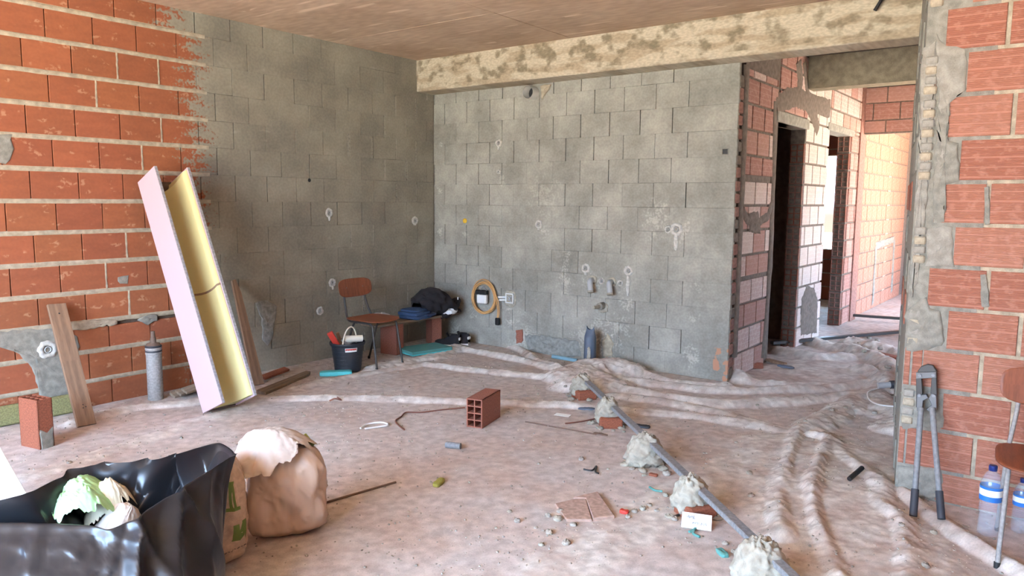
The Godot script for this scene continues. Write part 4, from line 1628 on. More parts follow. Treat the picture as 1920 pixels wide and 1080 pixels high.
func bench_corner() -> void:
	make_chair("small school chair with brown plywood seat in the grey corner beside the bucket", Vector3(0.55, fh(0.55, 1.4), 1.40), 92.0, M.steel_dark)
	# bench: a board on two upright bricks
	var b1 := holed_brick("upright hollow brick holding the bench board behind the chair", Vector3(0.30, 0.15 + fh(0.3, 0.92), 0.93), yaw(8.0), M.brick_pink, Vector3(0.20, 0.30, 0.11), 2, 2)
	var b2 := holed_brick("upright hollow brick holding the bench board beside the shoes", Vector3(0.27, 0.15 + fh(0.27, 0.3), 0.30), yaw(-30.0), M.brick_pink, Vector3(0.20, 0.30, 0.11), 2, 2)
	var top := 0.30 + maxf(fh(0.3, 0.92), fh(0.27, 0.3))
	var bo := board(Vector3(0.29, top + 0.012, 1.22), Vector3(0.33, top + 0.012, 0.10), 0.24, 0.022, Vector3.UP)
	solo("bench_board", bo[0], M.wood_grey, "weathered wooden board laid on two bricks as a bench", "board", bo[1], bo[2])
	var y := top + 0.024
	var j := thing("folded_jeans", "folded blue jeans lying on the bench board", "jeans", Vector3(0.36, y, 0.66), yaw(6.0))
	part(j, "fold", lump(Vector3(0.26, 0.042, 0.25), 8.0, 0.006, 9.0, 1), M.denim)
	part(j, "fold", lump(Vector3(0.25, 0.040, 0.25), 8.0, 0.006, 9.0, 2), M.denim, Vector3(-0.01, 0.034, 0.01))
	part(j, "waistband", lump(Vector3(0.12, 0.03, 0.13), 4.0, 0.004, 9.0, 3), M.denim_dark, Vector3(0.10, 0.02, -0.09))
	part(j, "top_fold", lump(Vector3(0.24, 0.03, 0.22), 3.5, 0.008, 9.0, 4), M.denim, Vector3(-0.02, 0.066, 0.0))
	var w := solo("white_cloth", lump(Vector3(0.16, 0.07, 0.15), 2.6, 0.02, 10.0, 8), M.cloth_white, "white cloth peeping out under the black jacket", "cloth", Vector3(0.45, y, 0.27), yaw(20.0))
	var jk := thing("black_jacket", "black jacket thrown in a heap over the end of the bench", "jacket", Vector3(0.22, y, 0.30), yaw(0.0))
	# a draped arch: high in the middle, hanging down at the corner end
	var f := FastNoiseLite.new()
	f.seed = 12
	f.frequency = 7.0
	f.fractal_type = FastNoiseLite.FRACTAL_RIDGED
	f.fractal_octaves = 2
	var pts := PackedVector3Array()
	var rows := 30
	var cols := 26
	for r in rows + 1:
		var s := float(r) / rows
		var z := lerpf(0.30, -0.24, s)
		var crest := 0.10 + 0.15 * sin(PI * minf(s * 1.15 + 0.12, 1.0)) - 0.10 * maxf(s - 0.72, 0.0) / 0.28
		var wid := 0.17 * pow(sin(PI * clampf(s * 0.9 + 0.05, 0.0, 1.0)), 0.5)
		for q in cols:
			var a := TAU * q / cols
			var c := cos(a)
			var sn := sin(a)
			var p := Vector3(0.10 + c * wid + 0.05 * s, crest * 0.55 + sn * crest * 0.52, z)
			var nz := f.get_noise_3d(p.x * 1.4, p.y * 1.4, p.z * 1.0)
			p += Vector3(c, sn, 0) * nz * 0.03 * (1.0 if r > 0 and r < rows else 0.0)
			p.y = maxf(p.y, 0.004 if p.z > -0.2 else -0.03)
			pts.append(p)
	var mb := MB.new()
	mb.grid(pts, cols, true)
	part(jk, "body", mb.mesh(), M.cloth_black)
	part(jk, "sleeve", lump(Vector3(0.12, 0.09, 0.30), 2.5, 0.02, 9.0, 21, true), M.cloth_black, Vector3(0.21, 0.02, -0.10), Basis(Vector3.RIGHT, 0.55))
	part(jk, "collar", lump(Vector3(0.16, 0.06, 0.16), 2.5, 0.015, 12.0, 22, true), M.cloth_black, Vector3(0.06, 0.14, 0.21), Basis(Vector3.RIGHT, 0.2))
	part(jk, "zip_tag", bm(Vector3(0.012, 0.03, 0.008)), M.cloth_white, Vector3(0.27, 0.16, -0.13))
	solo("cloth_bundle", lump(Vector3(0.20, 0.08, 0.18), 2.2, 0.015, 9.0, 33), M.pvc_grey, "crumpled grey cloth bundle on the bench behind the chair seat", "cloth", Vector3(0.24, y, 1.02), yaw(20.0))
	# teal sheets on the floor
	var ts := thing("teal_board_stack", "stack of teal insulation boards lying on the floor in front of the bench", "boards", fl(793, 657, 0.015) + Vector3(0.04, 0, 0.02), yaw(-14.0))
	for k in 3:
		part(ts, "sheet", bm(Vector3(0.30, 0.014, 0.46), 0.002), M.teal_bright if k == 0 else M.teal, Vector3(0.006 * k, 0.008 + 0.0145 * k, 0.004 * k))
	var tb := solo("teal_offcut", lump(Vector3(0.09, 0.04, 0.27), 7.0, 0.004, 9.0, 5), M.teal_bright, "bright teal insulation offcut on the floor in front of the bucket", "offcut", Vector3(0.60, fh(0.6, 1.86), 1.88), yaw(-42.0))
	# shoes
	for k in 2:
		var sh := thing("sneaker", ["black sneaker beside the bench brick with its white sole edge turned out", "black sneaker next to its pair near the grey wall"][k], "shoe", [Vector3(0.50, 0, 0.335), Vector3(0.53, 0, 0.20)][k], yaw([112.0, 96.0][k]), "pair of black sneakers")
		sh.position.y = fh(sh.position.x, sh.position.z) + 0.012
		var up := PackedVector3Array()
		var so := PackedVector3Array()
		for r in 13:
			var s := r / 12.0      # heel 0 to toe 1, toe at -z
			var z := 0.13 - 0.27 * s
			var hw := 0.036 + 0.012 * sin(s * PI) + (0.008 * s if s < 0.8 else 0.006 - 0.16 * pow(s - 0.8, 1.2))
			var ht := 0.10 - 0.055 * smoothstep(0.25, 0.75, s) - (0.02 * pow(maxf(s - 0.8, 0.0) / 0.2, 2.0))
			if r == 0 or r == 12:
				hw *= 0.55
			for q in 14:
				var a := PI * q / 13.0
				up.append(Vector3(cos(a) * hw * (1.0 - 0.28 * sin(a)), 0.022 + sin(a) * ht, z))
			for q in 8:
				var aa := TAU * q / 8.0 + TAU / 16.0
				so.append(Vector3(clampf(cos(aa) * 1.3, -1, 1) * (hw + 0.005), 0.012 + clampf(sin(aa) * 1.3, -1, 1) * 0.012, z * 1.03))
		var ma := MB.new()
		ma.grid(up, 14)
		part(sh, "upper", ma.mesh(), M.cloth_black)
		var mso := MB.new()
		mso.grid(so, 8, true)
		part(sh, "sole", mso.mesh(), M.white)
		part(sh, "heel_patch", lump(Vector3(0.05, 0.032, 0.016), 3.0, 0.001, 5.0, 2), M.white, Vector3(0, 0.062, 0.128))
		part(sh, "opening", lump(Vector3(0.05, 0.012, 0.09), 2.5, 0.0, 5.0, 2), M.black, Vector3(0, 0.118, 0.055))
		part(sh, "tongue", bm(Vector3(0.04, 0.05, 0.01), 0.004), M.cloth_black, Vector3(0, 0.115, 0.0), Basis(Vector3.RIGHT, -0.5))
	# bucket with tools
	var bp := Vector3(0.545, fh(0.55, 1.68), 1.70)
	var bk := thing("bucket", "black plastic builder's bucket with a rope handle full of tools", "bucket", bp)
	var pb := MB.new()
	pb.lathe([Vector2(0.001, 0.0), Vector2(0.108, 0.0), Vector2(0.114, 0.01), Vector2(0.138, 0.22), Vector2(0.150, 0.235), Vector2(0.156, 0.25), Vector2(0.152, 0.262), Vector2(0.142, 0.258), Vector2(0.136, 0.22), Vector2(0.112, 0.02), Vector2(0.001, 0.02)], 32)
	var pail := part(bk, "pail", pb.mesh(), M.bucket)
	for k in 5:
		var ring := MB.new()
		var yy := 0.05 + 0.034 * k
		var rr := 0.114 + (yy - 0.01) * 0.114 + 0.0005
		ring.lathe([Vector2(rr - 0.002, yy - 0.003), Vector2(rr + 0.0018, yy), Vector2(rr - 0.002, yy + 0.003)], 32)
		sub(pail, "rib", ring.mesh(), M.bucket)
	var hp := []
	for i in 17:
		var a := PI * i / 16.0
		hp.append(Vector3(0.05 + 0.02 * sin(a), 0.25 + 0.15 * sin(a), 0.02 - 0.075 * cos(a)))
	part(bk, "rope_handle", tubes([hp], 0.006), M.cream)
	var lab := PackedVector3Array()
	for r in 2:
		for i in 6:
			var a := deg_to_rad(58.0 - 12.0 * (i - 3) * 0.7)
			lab.append(Vector3(sin(a) * (0.139 + 0.009 * r), 0.19 + 0.035 * r, cos(a) * (0.139 + 0.009 * r)))
	var lm := MB.new()
	lm.grid(lab, 6)
	var bl := part(bk, "label", lm.mesh(), M.white, Vector3.ZERO, Basis.IDENTITY, "white and orange paper label")
	var lab2 := PackedVector3Array()
	for r in 2:
		for i in 6:
			var a := deg_to_rad(58.0 - 11.0 * (i - 3) * 0.7)
			lab2.append(Vector3(sin(a) * (0.1415 + 0.006 * r), 0.201 + 0.019 * r, cos(a) * (0.1415 + 0.006 * r)))
	var lm2 := MB.new()
	lm2.grid(lab2, 6)
	sub(bl, "label_print", lm2.mesh(), M.red)
	var tool := func(called: String, label: String, cat: String, a: Vector3, b: Vector3, s: Vector2, m: Material) -> void:
		var o := board(bp + a, bp + b, s.x, s.y, Vector3(0.6, 0.2, 0.7), 0.004)
		solo(called, o[0], m, label, cat, o[1], o[2])
	tool.call("red_level", "red box tool sticking out of the black bucket", "tool", Vector3(0.0, 0.10, 0.02), Vector3(-0.03, 0.36, 0.17), Vector2(0.05, 0.03), M.red)
	tool.call("wooden_mallet", "wooden mallet shaft sticking out of the black bucket", "tool", Vector3(-0.04, 0.10, -0.02), Vector3(-0.07, 0.34, 0.05), Vector2(0.028, 0.028), M.wood)
	tool.call("float_trowel", "grey trowel blade lying across the bucket rim", "tool", Vector3(0.05, 0.262, 0.08), Vector3(0.0, 0.285, -0.05), Vector2(0.08, 0.012), M.galv)
	solo("paint_roller", tubes([[bp + Vector3(0.02, 0.29, 0.05), bp + Vector3(0.09, 0.285, -0.09)]], 0.030, 14), M.cream, "cream roller sleeve lying on top of the bucket", "roller")

func left_bits() -> void:
	var p1 := plank("wood_plank", Vector3(0.463, fh(0.46, 3.85) + 0.003, 3.85), Vector3(0.05, 0.77, 3.826), 0.115, 0.024, Vector3(1, 0.5, 0), M.wood, "nail holed wooden plank leaning on the orange bricks over the wall box")
	for q in [[0.0, 0.12], [0.018, 0.125], [0.004, 0.142]]:
		var d := MB.new()
		d.lathe([Vector2(0.004, 0.0), Vector2(0.0001, 0.0008)], 8)
		part(p1, "nail_hole", d.mesh(), M.black, Vector3(q[0], q[1], 0.0122), Basis(Vector3.RIGHT, PI / 2))
	var dk := MB.new()
	dk.lathe([Vector2(0.006, 0.0), Vector2(0.0001, 0.0008)], 8)
	part(p1, "nail_hole", dk.mesh(), M.black, Vector3(0.0, 0.80, 0.0122), Basis(Vector3.RIGHT, PI / 2))
	plank("wood_plank", Vector3(0.39, fh(0.36, 2.5) + 0.002, 2.50), Vector3(0.03, 0.83, 2.452), 0.10, 0.022, Vector3(1, 0.45, 0), M.wood, "narrow pointed wooden plank leaning on the grey wall beside the shutter box", 0.062, 0.12)
	var y0 := fh(0.5, 2.3)
	plank("wood_plank", Vector3(0.66, y0 + 0.012, 2.66), Vector3(0.40, fh(0.4, 2.0) + 0.014, 2.0), 0.085, 0.03, Vector3(0.2, 1, 0.1), M.wood_grey, "weathered plank lying on the floor along the grey wall", 0.06, 0.06)
	plank("wood_plank", Vector3(0.30, y0 + 0.03, 2.40), Vector3(0.22, y0 + 0.04, 2.10), 0.06, 0.02, Vector3(0.3, 1, 0.1), M.brick_pink, "short reddish board scrap behind the fallen plank")
	for k in 3:
		var a := Vector3(0.22 + 0.05 * k, 0.02 + fh(0.2, 3.0) + 0.02 * k, 3.13 - 0.02 * k)
		plank("wood_offcut", a, a + Vector3(-0.03, 0.03, -0.36 + 0.03 * k), 0.07, 0.02, Vector3(0.4, 1, 0), M.wood_grey, ["grey board offcut lowest in the pile behind the shutter box", "grey board offcut in the middle of the pile behind the shutter box", "grey board offcut topmost in the pile behind the shutter box"][k])
	# upright brick with open holes and a mortar smear
	var by := fh(0.66, 4.22)
	var ub := holed_brick("orange hollow brick standing on end with mortar down one side", Vector3(0.655, 0.15 + by, 4.215), yaw(12.0), M.brick, Vector3(0.18, 0.30, 0.09), 4, 2)
	var sm := patch(ub, Vector3.ZERO, Vector3.FORWARD, Vector3.RIGHT, [Vector2(-0.04, -0.15), Vector2(0.04, -0.15), Vector2(0.04, 0.0), Vector2(0.0, -0.03), Vector2(-0.04, 0.0)], 0.003, M.mortar_grey, 5, "mortar_smear", 0.008)
	sm.transform = Transform3D(Basis.IDENTITY, Vector3(0.09, -0.09, 0.0))
	# strip of mineral wool at the wall foot
	var ins := solo("insulation_strip", bm(Vector3(0.05, 0.13, 0.62), 0.012), M.insulation, "yellow green mineral wool strip along the foot of the orange wall", "insulation", Vector3(0.06, 0.07 + fh(0.06, 4.0), 4.05), yaw(-2.0))
	# dusty pipe standing against the bricks
	var pp := Vector3(0.16, fh(0.16, 3.22) - 0.005, 3.225)
	var t := thing("pipe_stub", "dusty grey pipe standing against the orange bricks with a taped top", "pipe", pp)
	var f := FastNoiseLite.new()
	f.frequency = 12.0
	var prof := []
	for i in 24:
		prof.append(Vector2(0.054 + f.get_noise_1d(i * 0.6) * 0.002, 0.4 * i / 23.0))
	var mb := MB.new()
	mb.lathe(prof, 24)
	part(t, "pipe_body", mb.mesh(), M.pipe_dusty)
	for k in 4:
		var rg := MB.new()
		var yy := 0.355 + 0.018 * k
		rg.lathe([Vector2(0.052, yy - 0.007), Vector2(0.058, yy - 0.004), Vector2(0.058, yy + 0.004), Vector2(0.05, yy + 0.007)], 24)
		part(t, "tape_ring", rg.mesh(), M.dark_rubber if k % 2 else M.pipe_dusty)
	var cap := MB.new()
	cap.lathe([Vector2(0.052, 0.41), Vector2(0.046, 0.43), Vector2(0.022, 0.435), Vector2(0.021, 0.47), Vector2(0.016, 0.475), Vector2(0.015, 0.52), Vector2(0.001, 0.522)], 20)
	part(t, "nozzle", cap.mesh(), M.rust)
	# wall box with conduit mouth
	wall_ring("white conduit mouth in the mortar patch behind the leaning plank", onx(88, 655) + Vector3(0.014, 0, 0), Vector3.RIGHT, 0.045, 3, "outlets in the brick wall")
	# white coated board leaning in from beside the bag
	var a := Vector3(2.02, 0.03, 4.72)
	var b := Vector3(1.30, 0.44, 4.72)
	var wb := board(a, b, 0.30, 0.03, Vector3(0.4, 1, 0))
	var wt := thing("coated_board", "white coated board with a cream edge beside the black bag", "board", (wb[1] as Vector3) + Vector3(0, 0, 0.15), wb[2])
	part(wt, "face", wb[0], M.white)
	part(wt, "edge_strip", bm(Vector3(0.012, a.distance_to(b), 0.05), 0.002), M.cream, Vector3(0.152, 0, 0.006) if (wb[2] as Basis).x.z < 0 else Vector3(-0.152, 0, 0.006))

func wall_bits() -> void:
	# rings in the grey walls
	wall_ring("white ringed outlet high on the grey left wall", onx(617, 399), Vector3.RIGHT, 0.032, 11, "outlets in the grey left wall", 0.05)
	wall_ring("white ringed outlet close to the corner on the grey left wall", onx(778, 414), Vector3.RIGHT, 0.034, 12, "outlets in the grey left wall")
	wall_ring("white ringed outlet above and left of the school chair", onx(623, 530), Vector3.RIGHT, 0.032, 13, "outlets in the grey left wall", 0.04)
	wall_ring("white ringed outlet above the bucket tools", onx(600, 583), Vector3.RIGHT, 0.030, 14, "outlets in the grey left wall")
	var G := "outlets in the grey back wall"
	wall_ring("small white ringed outlet high on the back wall below the sleeve pipe", onz(935, 268), Vector3.BACK, 0.030, 15, G, 0.05)
	wall_ring("faint small outlet under the high one on the back wall", onz(935, 322), Vector3.BACK, 0.020, 16, G)
	wall_ring("white ringed outlet in the middle of the back wall", onz(1010, 421), Vector3.BACK, 0.032, 17, G, 0.03)
	wall_ring("white ringed outlet with a long mortar run on the back wall", onz(1268, 430), Vector3.BACK, 0.042, 18, G, 0.15)
	wall_ring("knob of mortar beside the outlet with the long run", onz(1253, 430), Vector3.BACK, 0.026, 19, G)
	wall_ring("ringed outlet above the two bent pipe stubs", onz(1098, 503), Vector3.BACK, 0.034, 20, G, 0.04)
	wall_ring("little outlet between the two bent pipe stubs", onz(1128, 527), Vector3.BACK, 0.024, 23, G)
	wall_ring("little outlet right of the second bent pipe stub", onz(1163, 531), Vector3.BACK, 0.022, 24, G)
	wall_ring("tall outlet with a slim mortar run beside the pipe stubs", onz(1178, 508), Vector3.BACK, 0.034, 25, G, 0.20)
	# bent grey stubs hanging from the wall
	for k in 2:
		var p: Vector3 = [onz(1112, 525), onz(1148, 529)][k]
		var t := thing("pipe_bend", ["bent grey pipe stub drooping from the back wall, nearer the corner", "bent grey pipe stub drooping from the back wall, nearer the doorway"][k], "pipe", p)
		part(t, "bend", tubes([curve([Vector3(0, 0, -0.01), Vector3(0.0, 0.0, 0.04), Vector3(0.01, -0.02, 0.07), Vector3(0.03, -0.10, 0.085)], 6)], 0.026, 14), M.pvc_grey)
		part(t, "socket_ring", tubes([[Vector3(0.027, -0.09, 0.083), Vector3(0.031, -0.108, 0.0865)]], 0.031, 14), M.mortar_white)
		part(t, "wall_collar", lump(Vector3(0.085, 0.085, 0.03), 2.2, 0.006, 14.0, k), M.mortar_white, Vector3(0, -0.04, 0.002))
	var tp := thing("drain_stub", "short pipe with a narrow nozzle jutting from the back wall", "pipe", onz(1131, 573))
	part(tp, "pipe_body", tubes([[Vector3(0, 0, -0.01), Vector3(0, 0, 0.07)]], 0.034, 16), M.mortar_grey)
	part(tp, "nozzle", tubes([[Vector3(0, 0, 0.07), Vector3(-0.01, -0.004, 0.16)]], 0.016, 12), M.mortar_white)
	part(tp, "wall_collar", lump(Vector3(0.11, 0.10, 0.03), 2.2, 0.008, 14.0, 6), M.mortar_white, Vector3(0, -0.07, 0.002))
	# sleeve pipe under the beam
	var sp := onz(1001, 175)
	var t2 := thing("sleeve_pipe", "round grey sleeve pipe jutting from the back wall under the beam", "pipe", sp)
	var m2 := MB.new()
	m2.lathe([Vector2(0.062, -0.02), Vector2(0.062, 0.10), Vector2(0.056, 0.10), Vector2(0.056, -0.018)], 28, Vector3.ZERO, Basis(Vector3.RIGHT, PI / 2))
	part(t2, "pipe_body", m2.mesh(), M.pvc_white)
	var m3 := MB.new()
	m3.lathe([Vector2(0.056, 0.005), Vector2(0.001, 0.006)], 20, Vector3.ZERO, Basis(Vector3.RIGHT, PI / 2))
	part(t2, "dark_bore", m3.mesh(), M.black)
	# yellow cap and small square recess, single hole
	var yc := MB.new()
	yc.lathe([Vector2(0.026, 0.0), Vector2(0.024, 0.010), Vector2(0.012, 0.014), Vector2(0.001, 0.014)], 14, Vector3.ZERO, Basis(Vector3.RIGHT, PI / 2))
	solo("yellow_cap", yc.mesh(), M.yellow, "small yellow plastic cap on the back wall near the corner", "cap", onz(872, 414))
	var sq := MB.new()
	for e in [[0.0, 0.022, 0.052, 0.006], [0.0, -0.022, 0.052, 0.006], [0.024, 0.0, 0.006, 0.05], [-0.024, 0.0, 0.006, 0.05]]:
		sq.box(Vector3(e[0], e[1], 0.002), Vector3(e[2], e[3], 0.006), 0.001)
	var st := thing("square_recess", "small square hole in the back wall near the passage corner", "wall hole", onz(1360, 284))
	part(st, "rim", sq.mesh(), M.mortar_grey)
	part(st, "dark_bore", bm(Vector3(0.044, 0.04, 0.004), 0.0), M.black, Vector3(0, 0, 0.0))
	var dh := MB.new()
	dh.lathe([Vector2(0.017, 0.0), Vector2(0.014, 0.002), Vector2(0.0001, 0.001)], 14, Vector3.ZERO, along(Vector3.RIGHT))
	solo("drill_hole", dh.mesh(), M.black, "single dark drill hole in the grey left wall", "wall hole", onx(580, 338) + Vector3(0.001, 0, 0))
	var pg := onz(853, 627)
	solo("wooden_peg", tubes([[pg + Vector3(-0.05, 0, 0.012), pg + Vector3(0.05, 0.012, 0.03)]], 0.01), M.cream, "pale wooden peg stuck to the back wall just above the sneakers", "peg")
	# coil of cable on the wall with a socket bar
	var c := onz(913, 556) + Vector3(0, 0, 0.035)
	var co := thing("cable_coil", "coiled tan extension cable hanging on the back wall", "cable", c)
	for k in 7:
		var pth := []
		var rr := 0.135 + 0.022 * hsh(k, 3)
		var cx := (hsh(k, 1) - 0.5) * 0.03
		var cy := (hsh(k, 2) - 0.5) * 0.03
		for i in 41:
			var a := TAU * i / 40.0
			pth.append(Vector3(cx + cos(a) * rr * (1.0 + 0.05 * sin(2 * a + k)), cy + sin(a) * rr * 1.08, 0.004 + 0.006 * (k % 4) + 0.006 * sin(3 * a + k)))
		part(co, "loop", tubes([pth], 0.0055), M.cable)
	part(co, "tail", tubes([curve([Vector3(0.12, 0.10, 0.02), Vector3(0.17, 0.0, 0.03), Vector3(0.185, -0.12, 0.02), Vector3(0.18, -0.20, 0.02)], 8)], 0.0055), M.cable)
	part(co, "tail", tubes([curve([Vector3(0.13, 0.08, 0.02), Vector3(0.195, -0.02, 0.03), Vector3(0.205, -0.14, 0.02), Vector3(0.19, -0.20, 0.02)], 8)], 0.0055), M.cable)
	part(co, "plug", bm(Vector3(0.045, 0.075, 0.04), 0.008), M.black, Vector3(0.185, -0.235, 0.022))
	var sb := thing("socket_bar", "white and black socket block hung inside the cable coil", "socket block", c + Vector3(-0.01, 0.0, 0.03))
	part(sb, "housing", bm(Vector3(0.12, 0.10, 0.05), 0.012), M.white, Vector3(0, -0.02, 0))
	part(sb, "black_top", bm(Vector3(0.135, 0.045, 0.056), 0.008), M.black, Vector3(-0.005, 0.05, 0))
	part(sb, "hook", tubes([curve([Vector3(-0.02, 0.07, 0), Vector3(0.02, 0.11, 0), Vector3(0.06, 0.07, 0)], 6)], 0.006), M.galv)
	var jb := thing("junction_box", "square white junction box set in mortar beside the cable coil", "junction box", onz(957, 559))
	part(jb, "mortar_ring", lump(Vector3(0.15, 0.17, 0.02), 3.0, 0.012, 12.0, 9), M.mortar_white, Vector3(0, -0.09, 0.0))
	var fr := MB.new()
	for e in [[0.0, 0.045, 0.1, 0.01], [0.0, -0.045, 0.1, 0.01], [0.045, 0.0, 0.01, 0.1], [-0.045, 0.0, 0.01, 0.1]]:
		fr.box(Vector3(e[0], e[1], 0.012), Vector3(e[2], e[3], 0.02), 0.002)
	part(jb, "frame", fr.mesh(), M.white)
	part(jb, "wires", tubes([curve([Vector3(-0.02, 0.02, 0.015), Vector3(0.02, 0.0, 0.03), Vector3(-0.01, -0.02, 0.02)], 6), curve([Vector3(0.03, 0.02, 0.015), Vector3(0.0, -0.01, 0.03), Vector3(0.03, -0.03, 0.02)], 6)], 0.006), M.pvc_grey)
	part(jb, "conduit", tubes([[Vector3(-0.05, 0.01, 0.02), Vector3(-0.14, 0.0, 0.03)], [Vector3(-0.05, -0.02, 0.02), Vector3(-0.14, -0.03, 0.03)]], 0.011), M.white)
	# upright pipe with a pinched end at the wall foot and a blue pipe beside it
	var pb := fl(1106, 668, 0.09)
	var py_ := fh(pb.x, pb.z) - 0.01
	var pt := thing("waste_pipe", "dark blue grey pipe with a pinched open top rising from mortar", "pipe", Vector3(pb.x, py_, pb.z))
	var pts := PackedVector3Array()
	for r in 12:
		var s := r / 11.0
		for q in 24:
			var a := -TAU * q / 24.0
			var pin := smoothstep(0.75, 1.0, s)
			var rad := 0.055 * (1.0 - 0.2 * pin)
			pts.append(Vector3(cos(a) * rad * (1.0 - 0.15 * pin), 0.30 * s + 0.035 * pin * (1.0 - absf(sin(a))) , sin(a) * rad * (1.0 - 0.7 * pin)))
	var pm := MB.new()
	pm.grid(pts, 24, true)
	part(pt, "pipe_body", pm.mesh(), M.pvc_blue)
	part(pt, "mortar_splash", lump(Vector3(0.04, 0.13, 0.012), 2.2, 0.008, 14.0, 4), M.mortar_white, Vector3(0.018, 0.02, 0.052))
	var q0 := fl(1035, 668, 0.08)
	var q1 := fl(1082, 676, 0.06)
	solo("blue_pipe", tubes([[q0, q1]], 0.018, 12), M.blue_pipe, "short blue water pipe ending beside the mortar mound at the back wall", "pipe")
	# black conduit hanging from the beam
	var hc := onz(1640, 20, 0.30)
	solo("hanging_conduit", tubes([[hc, hc + Vector3(0.035, 0.06, 0.0), onz(1655, -60, 0.30)]], 0.012), M.black, "black conduit end hanging down in front of the beam", "conduit")

func rail_and_dabs() -> void:
	var a := Vector3(2.60, 0.125, 1.10)
	var b := Vector3(5.26, 0.135, 3.70)
	var dirn := (b - a).normalized()
	var o := board(a, b, 0.045, 0.026, Vector3.UP, 0.003)
	solo("screed_rail", o[0], M.galv, "long grey metal screed rail laid across mortar dabs on the floor", "rail", o[1], o[2])
	var w := ["first by the mound at the back wall", "second from the back wall with orange brick showing", "third from the back wall, tall and all mortar", "fourth from the back wall behind the white card", "fifth from the back wall with a loose brick lump"]
	for k in 5:
		var s: float = [0.06, 0.78, 1.56, 2.25, 2.96][k]
		var p := a + dirn * s
		var gy := fh(p.x, p.z)
		var t := thing("mortar_dab", "white mortar dab under the rail, " + w[k], "mortar dab", Vector3(p.x, gy, p.z), yaw(45.0), "mortar dabs under the rail")
		part(t, "mortar", lump([Vector3(0.20, 0.165, 0.17), Vector3(0.19, 0.175, 0.18), Vector3(0.26, 0.185, 0.22), Vector3(0.21, 0.175, 0.20), Vector3(0.25, 0.18, 0.24)][k], 3.0, 0.030, 10.0, 40 + k, false, 34, 40, 0.5), M.mortar_white, Vector3(-0.03, -0.008 if k == 2 else 0.014, 0.0))
		if k != 2:
			part(t, "brick_piece", bm(Vector3(0.15, 0.075, 0.15), 0.008), M.brick, Vector3(-0.02, 0.03, 0.035), yaw([10.0, -8.0, 0.0, 14.0, 25.0][k]))
		for i in 5:
			var ca := i * 1.3 + k
			part(t, "mortar_crumb", lump(Vector3(0.06, 0.025, 0.045), 2.2, 0.012, 22.0, 60 + k * 5 + i, false, 8, 10), M.mortar_white, Vector3(-0.03 + cos(ca) * 0.12, -0.006, 0.03 + sin(ca) * 0.10), yaw(ca * 50.0))
	# white card with a handwritten note, propped on the fourth dab
	var cp := flo(1306, 986) + Vector3(0.012, 0.0, 0.03)
	var cd := thing("note_card", "white card with two handwritten lines propped at a mortar dab", "card", cp + Vector3(0, 0.036, 0), Basis(Vector3.UP, deg_to_rad(28.0)) * Basis(Vector3.RIGHT, deg_to_rad(-32.0)) * Basis(Vector3.BACK, deg_to_rad(-4.0)))
	var sheet_ := part(cd, "card", bm(Vector3(0.135, 0.07, 0.002), 0.0), M.paper)
	var ink := func(x0: float, x1: float, y: float, h: float, n: int, sd: int) -> void:
		var path := []
		for i in n:
			path.append(Vector3(lerpf(x0, x1, float(i) / (n - 1)), y + h * (0.5 if i % 2 else -0.5) * (0.5 + hsh(i, sd)), 0.0018))
		sub(sheet_, "handwriting", tubes([path], 0.0011, 4), M.ink)
	ink.call(-0.045, -0.01, 0.016, 0.014, 13, 1)
	ink.call(-0.018, 0.045, -0.010, 0.010, 21, 2)

func sack_pt(s: Vector3, u: float, v: float, f: FastNoiseLite, amp: float) -> Vector3:
	# u round the sack 0..1, v bottom 0 to top 1
	var a := TAU * u
	var ex := 4.5
	var c := cos(a)
	var sn := sin(a)
	var q := pow(pow(absf(c), ex) + pow(absf(sn), ex), -1.0 / ex)
	var bul := minf(smoothstep(-0.16, 0.12, v), 1.0) * (1.0 - 0.42 * pow(clampf((v - 0.72) / 0.28, 0.0, 1.0), 2.0)) * (0.94 + 0.06 * sin(v * PI))
	var p := Vector3(c * q * s.x, v * s.y, sn * q * s.z)
	var nz := f.get_noise_3d(p.x, p.y, p.z)
	# long paper creases
	var cr := 1.0 - absf(f.get_noise_3d(p.x * 1.6 + 7.0, p.y * 1.1, p.z * 1.6))
	var r := bul * (1.0 + nz * amp + (pow(cr, 8.0) - 0.2) * amp * 0.35)
	return Vector3(c * q * s.x * 0.5 * r, v * s.y, sn * q * s.z * 0.5 * r)

func make_sack(label: String, at: Vector3, bs: Basis, s: Vector3, sd: int, m: Material, amp := 0.10) -> Array:
	var t := thing("paper_sack", label, "sack", at, bs, "paper sacks beside the black bag")
	var f := FastNoiseLite.new()
	f.seed = sd
	f.frequency = 4.0
	f.fractal_octaves = 2
	var pts := PackedVector3Array()
	var n := 96
	var rows := 44
	for q in n:
		pts.append(Vector3(0, 0, 0))
	for r in rows + 1:
		for q in n:
			pts.append(sack_pt(s, -float(q) / n, float(r) / rows, f, amp))
	for q in n:
		pts.append(Vector3(0, s.y * 0.97, 0))
	var mb := MB.new()
	mb.grid(pts, n, true)
	part(t, "sack_body", mb.mesh(), m)
	return [t, f]

# a letter stroke laid on the sack's paper
func stroke(t: Node3D, f: FastNoiseLite, s: Vector3, amp: float, a: Vector2, b: Vector2, w: float, m: Material, called := "printed_letter") -> void:
	var d := (b - a).normalized()
	var sd := d.orthogonal() * w * 0.5
	var n := 10
	var pts := PackedVector3Array()
	for e in [-1.0, -0.33, 0.33, 1.0]:
		for i in n + 1:
			var p: Vector2 = a.lerp(b, float(i) / n) + sd * e
			var q := sack_pt(s, p.x, p.y, f, amp)
			var o := Vector3(q.x, 0, q.z).normalized() * 0.003
			pts.append(q + o)
	var mb := MB.new()
	mb.grid(pts, n + 1)
	part(t, called, mb.mesh(), m)

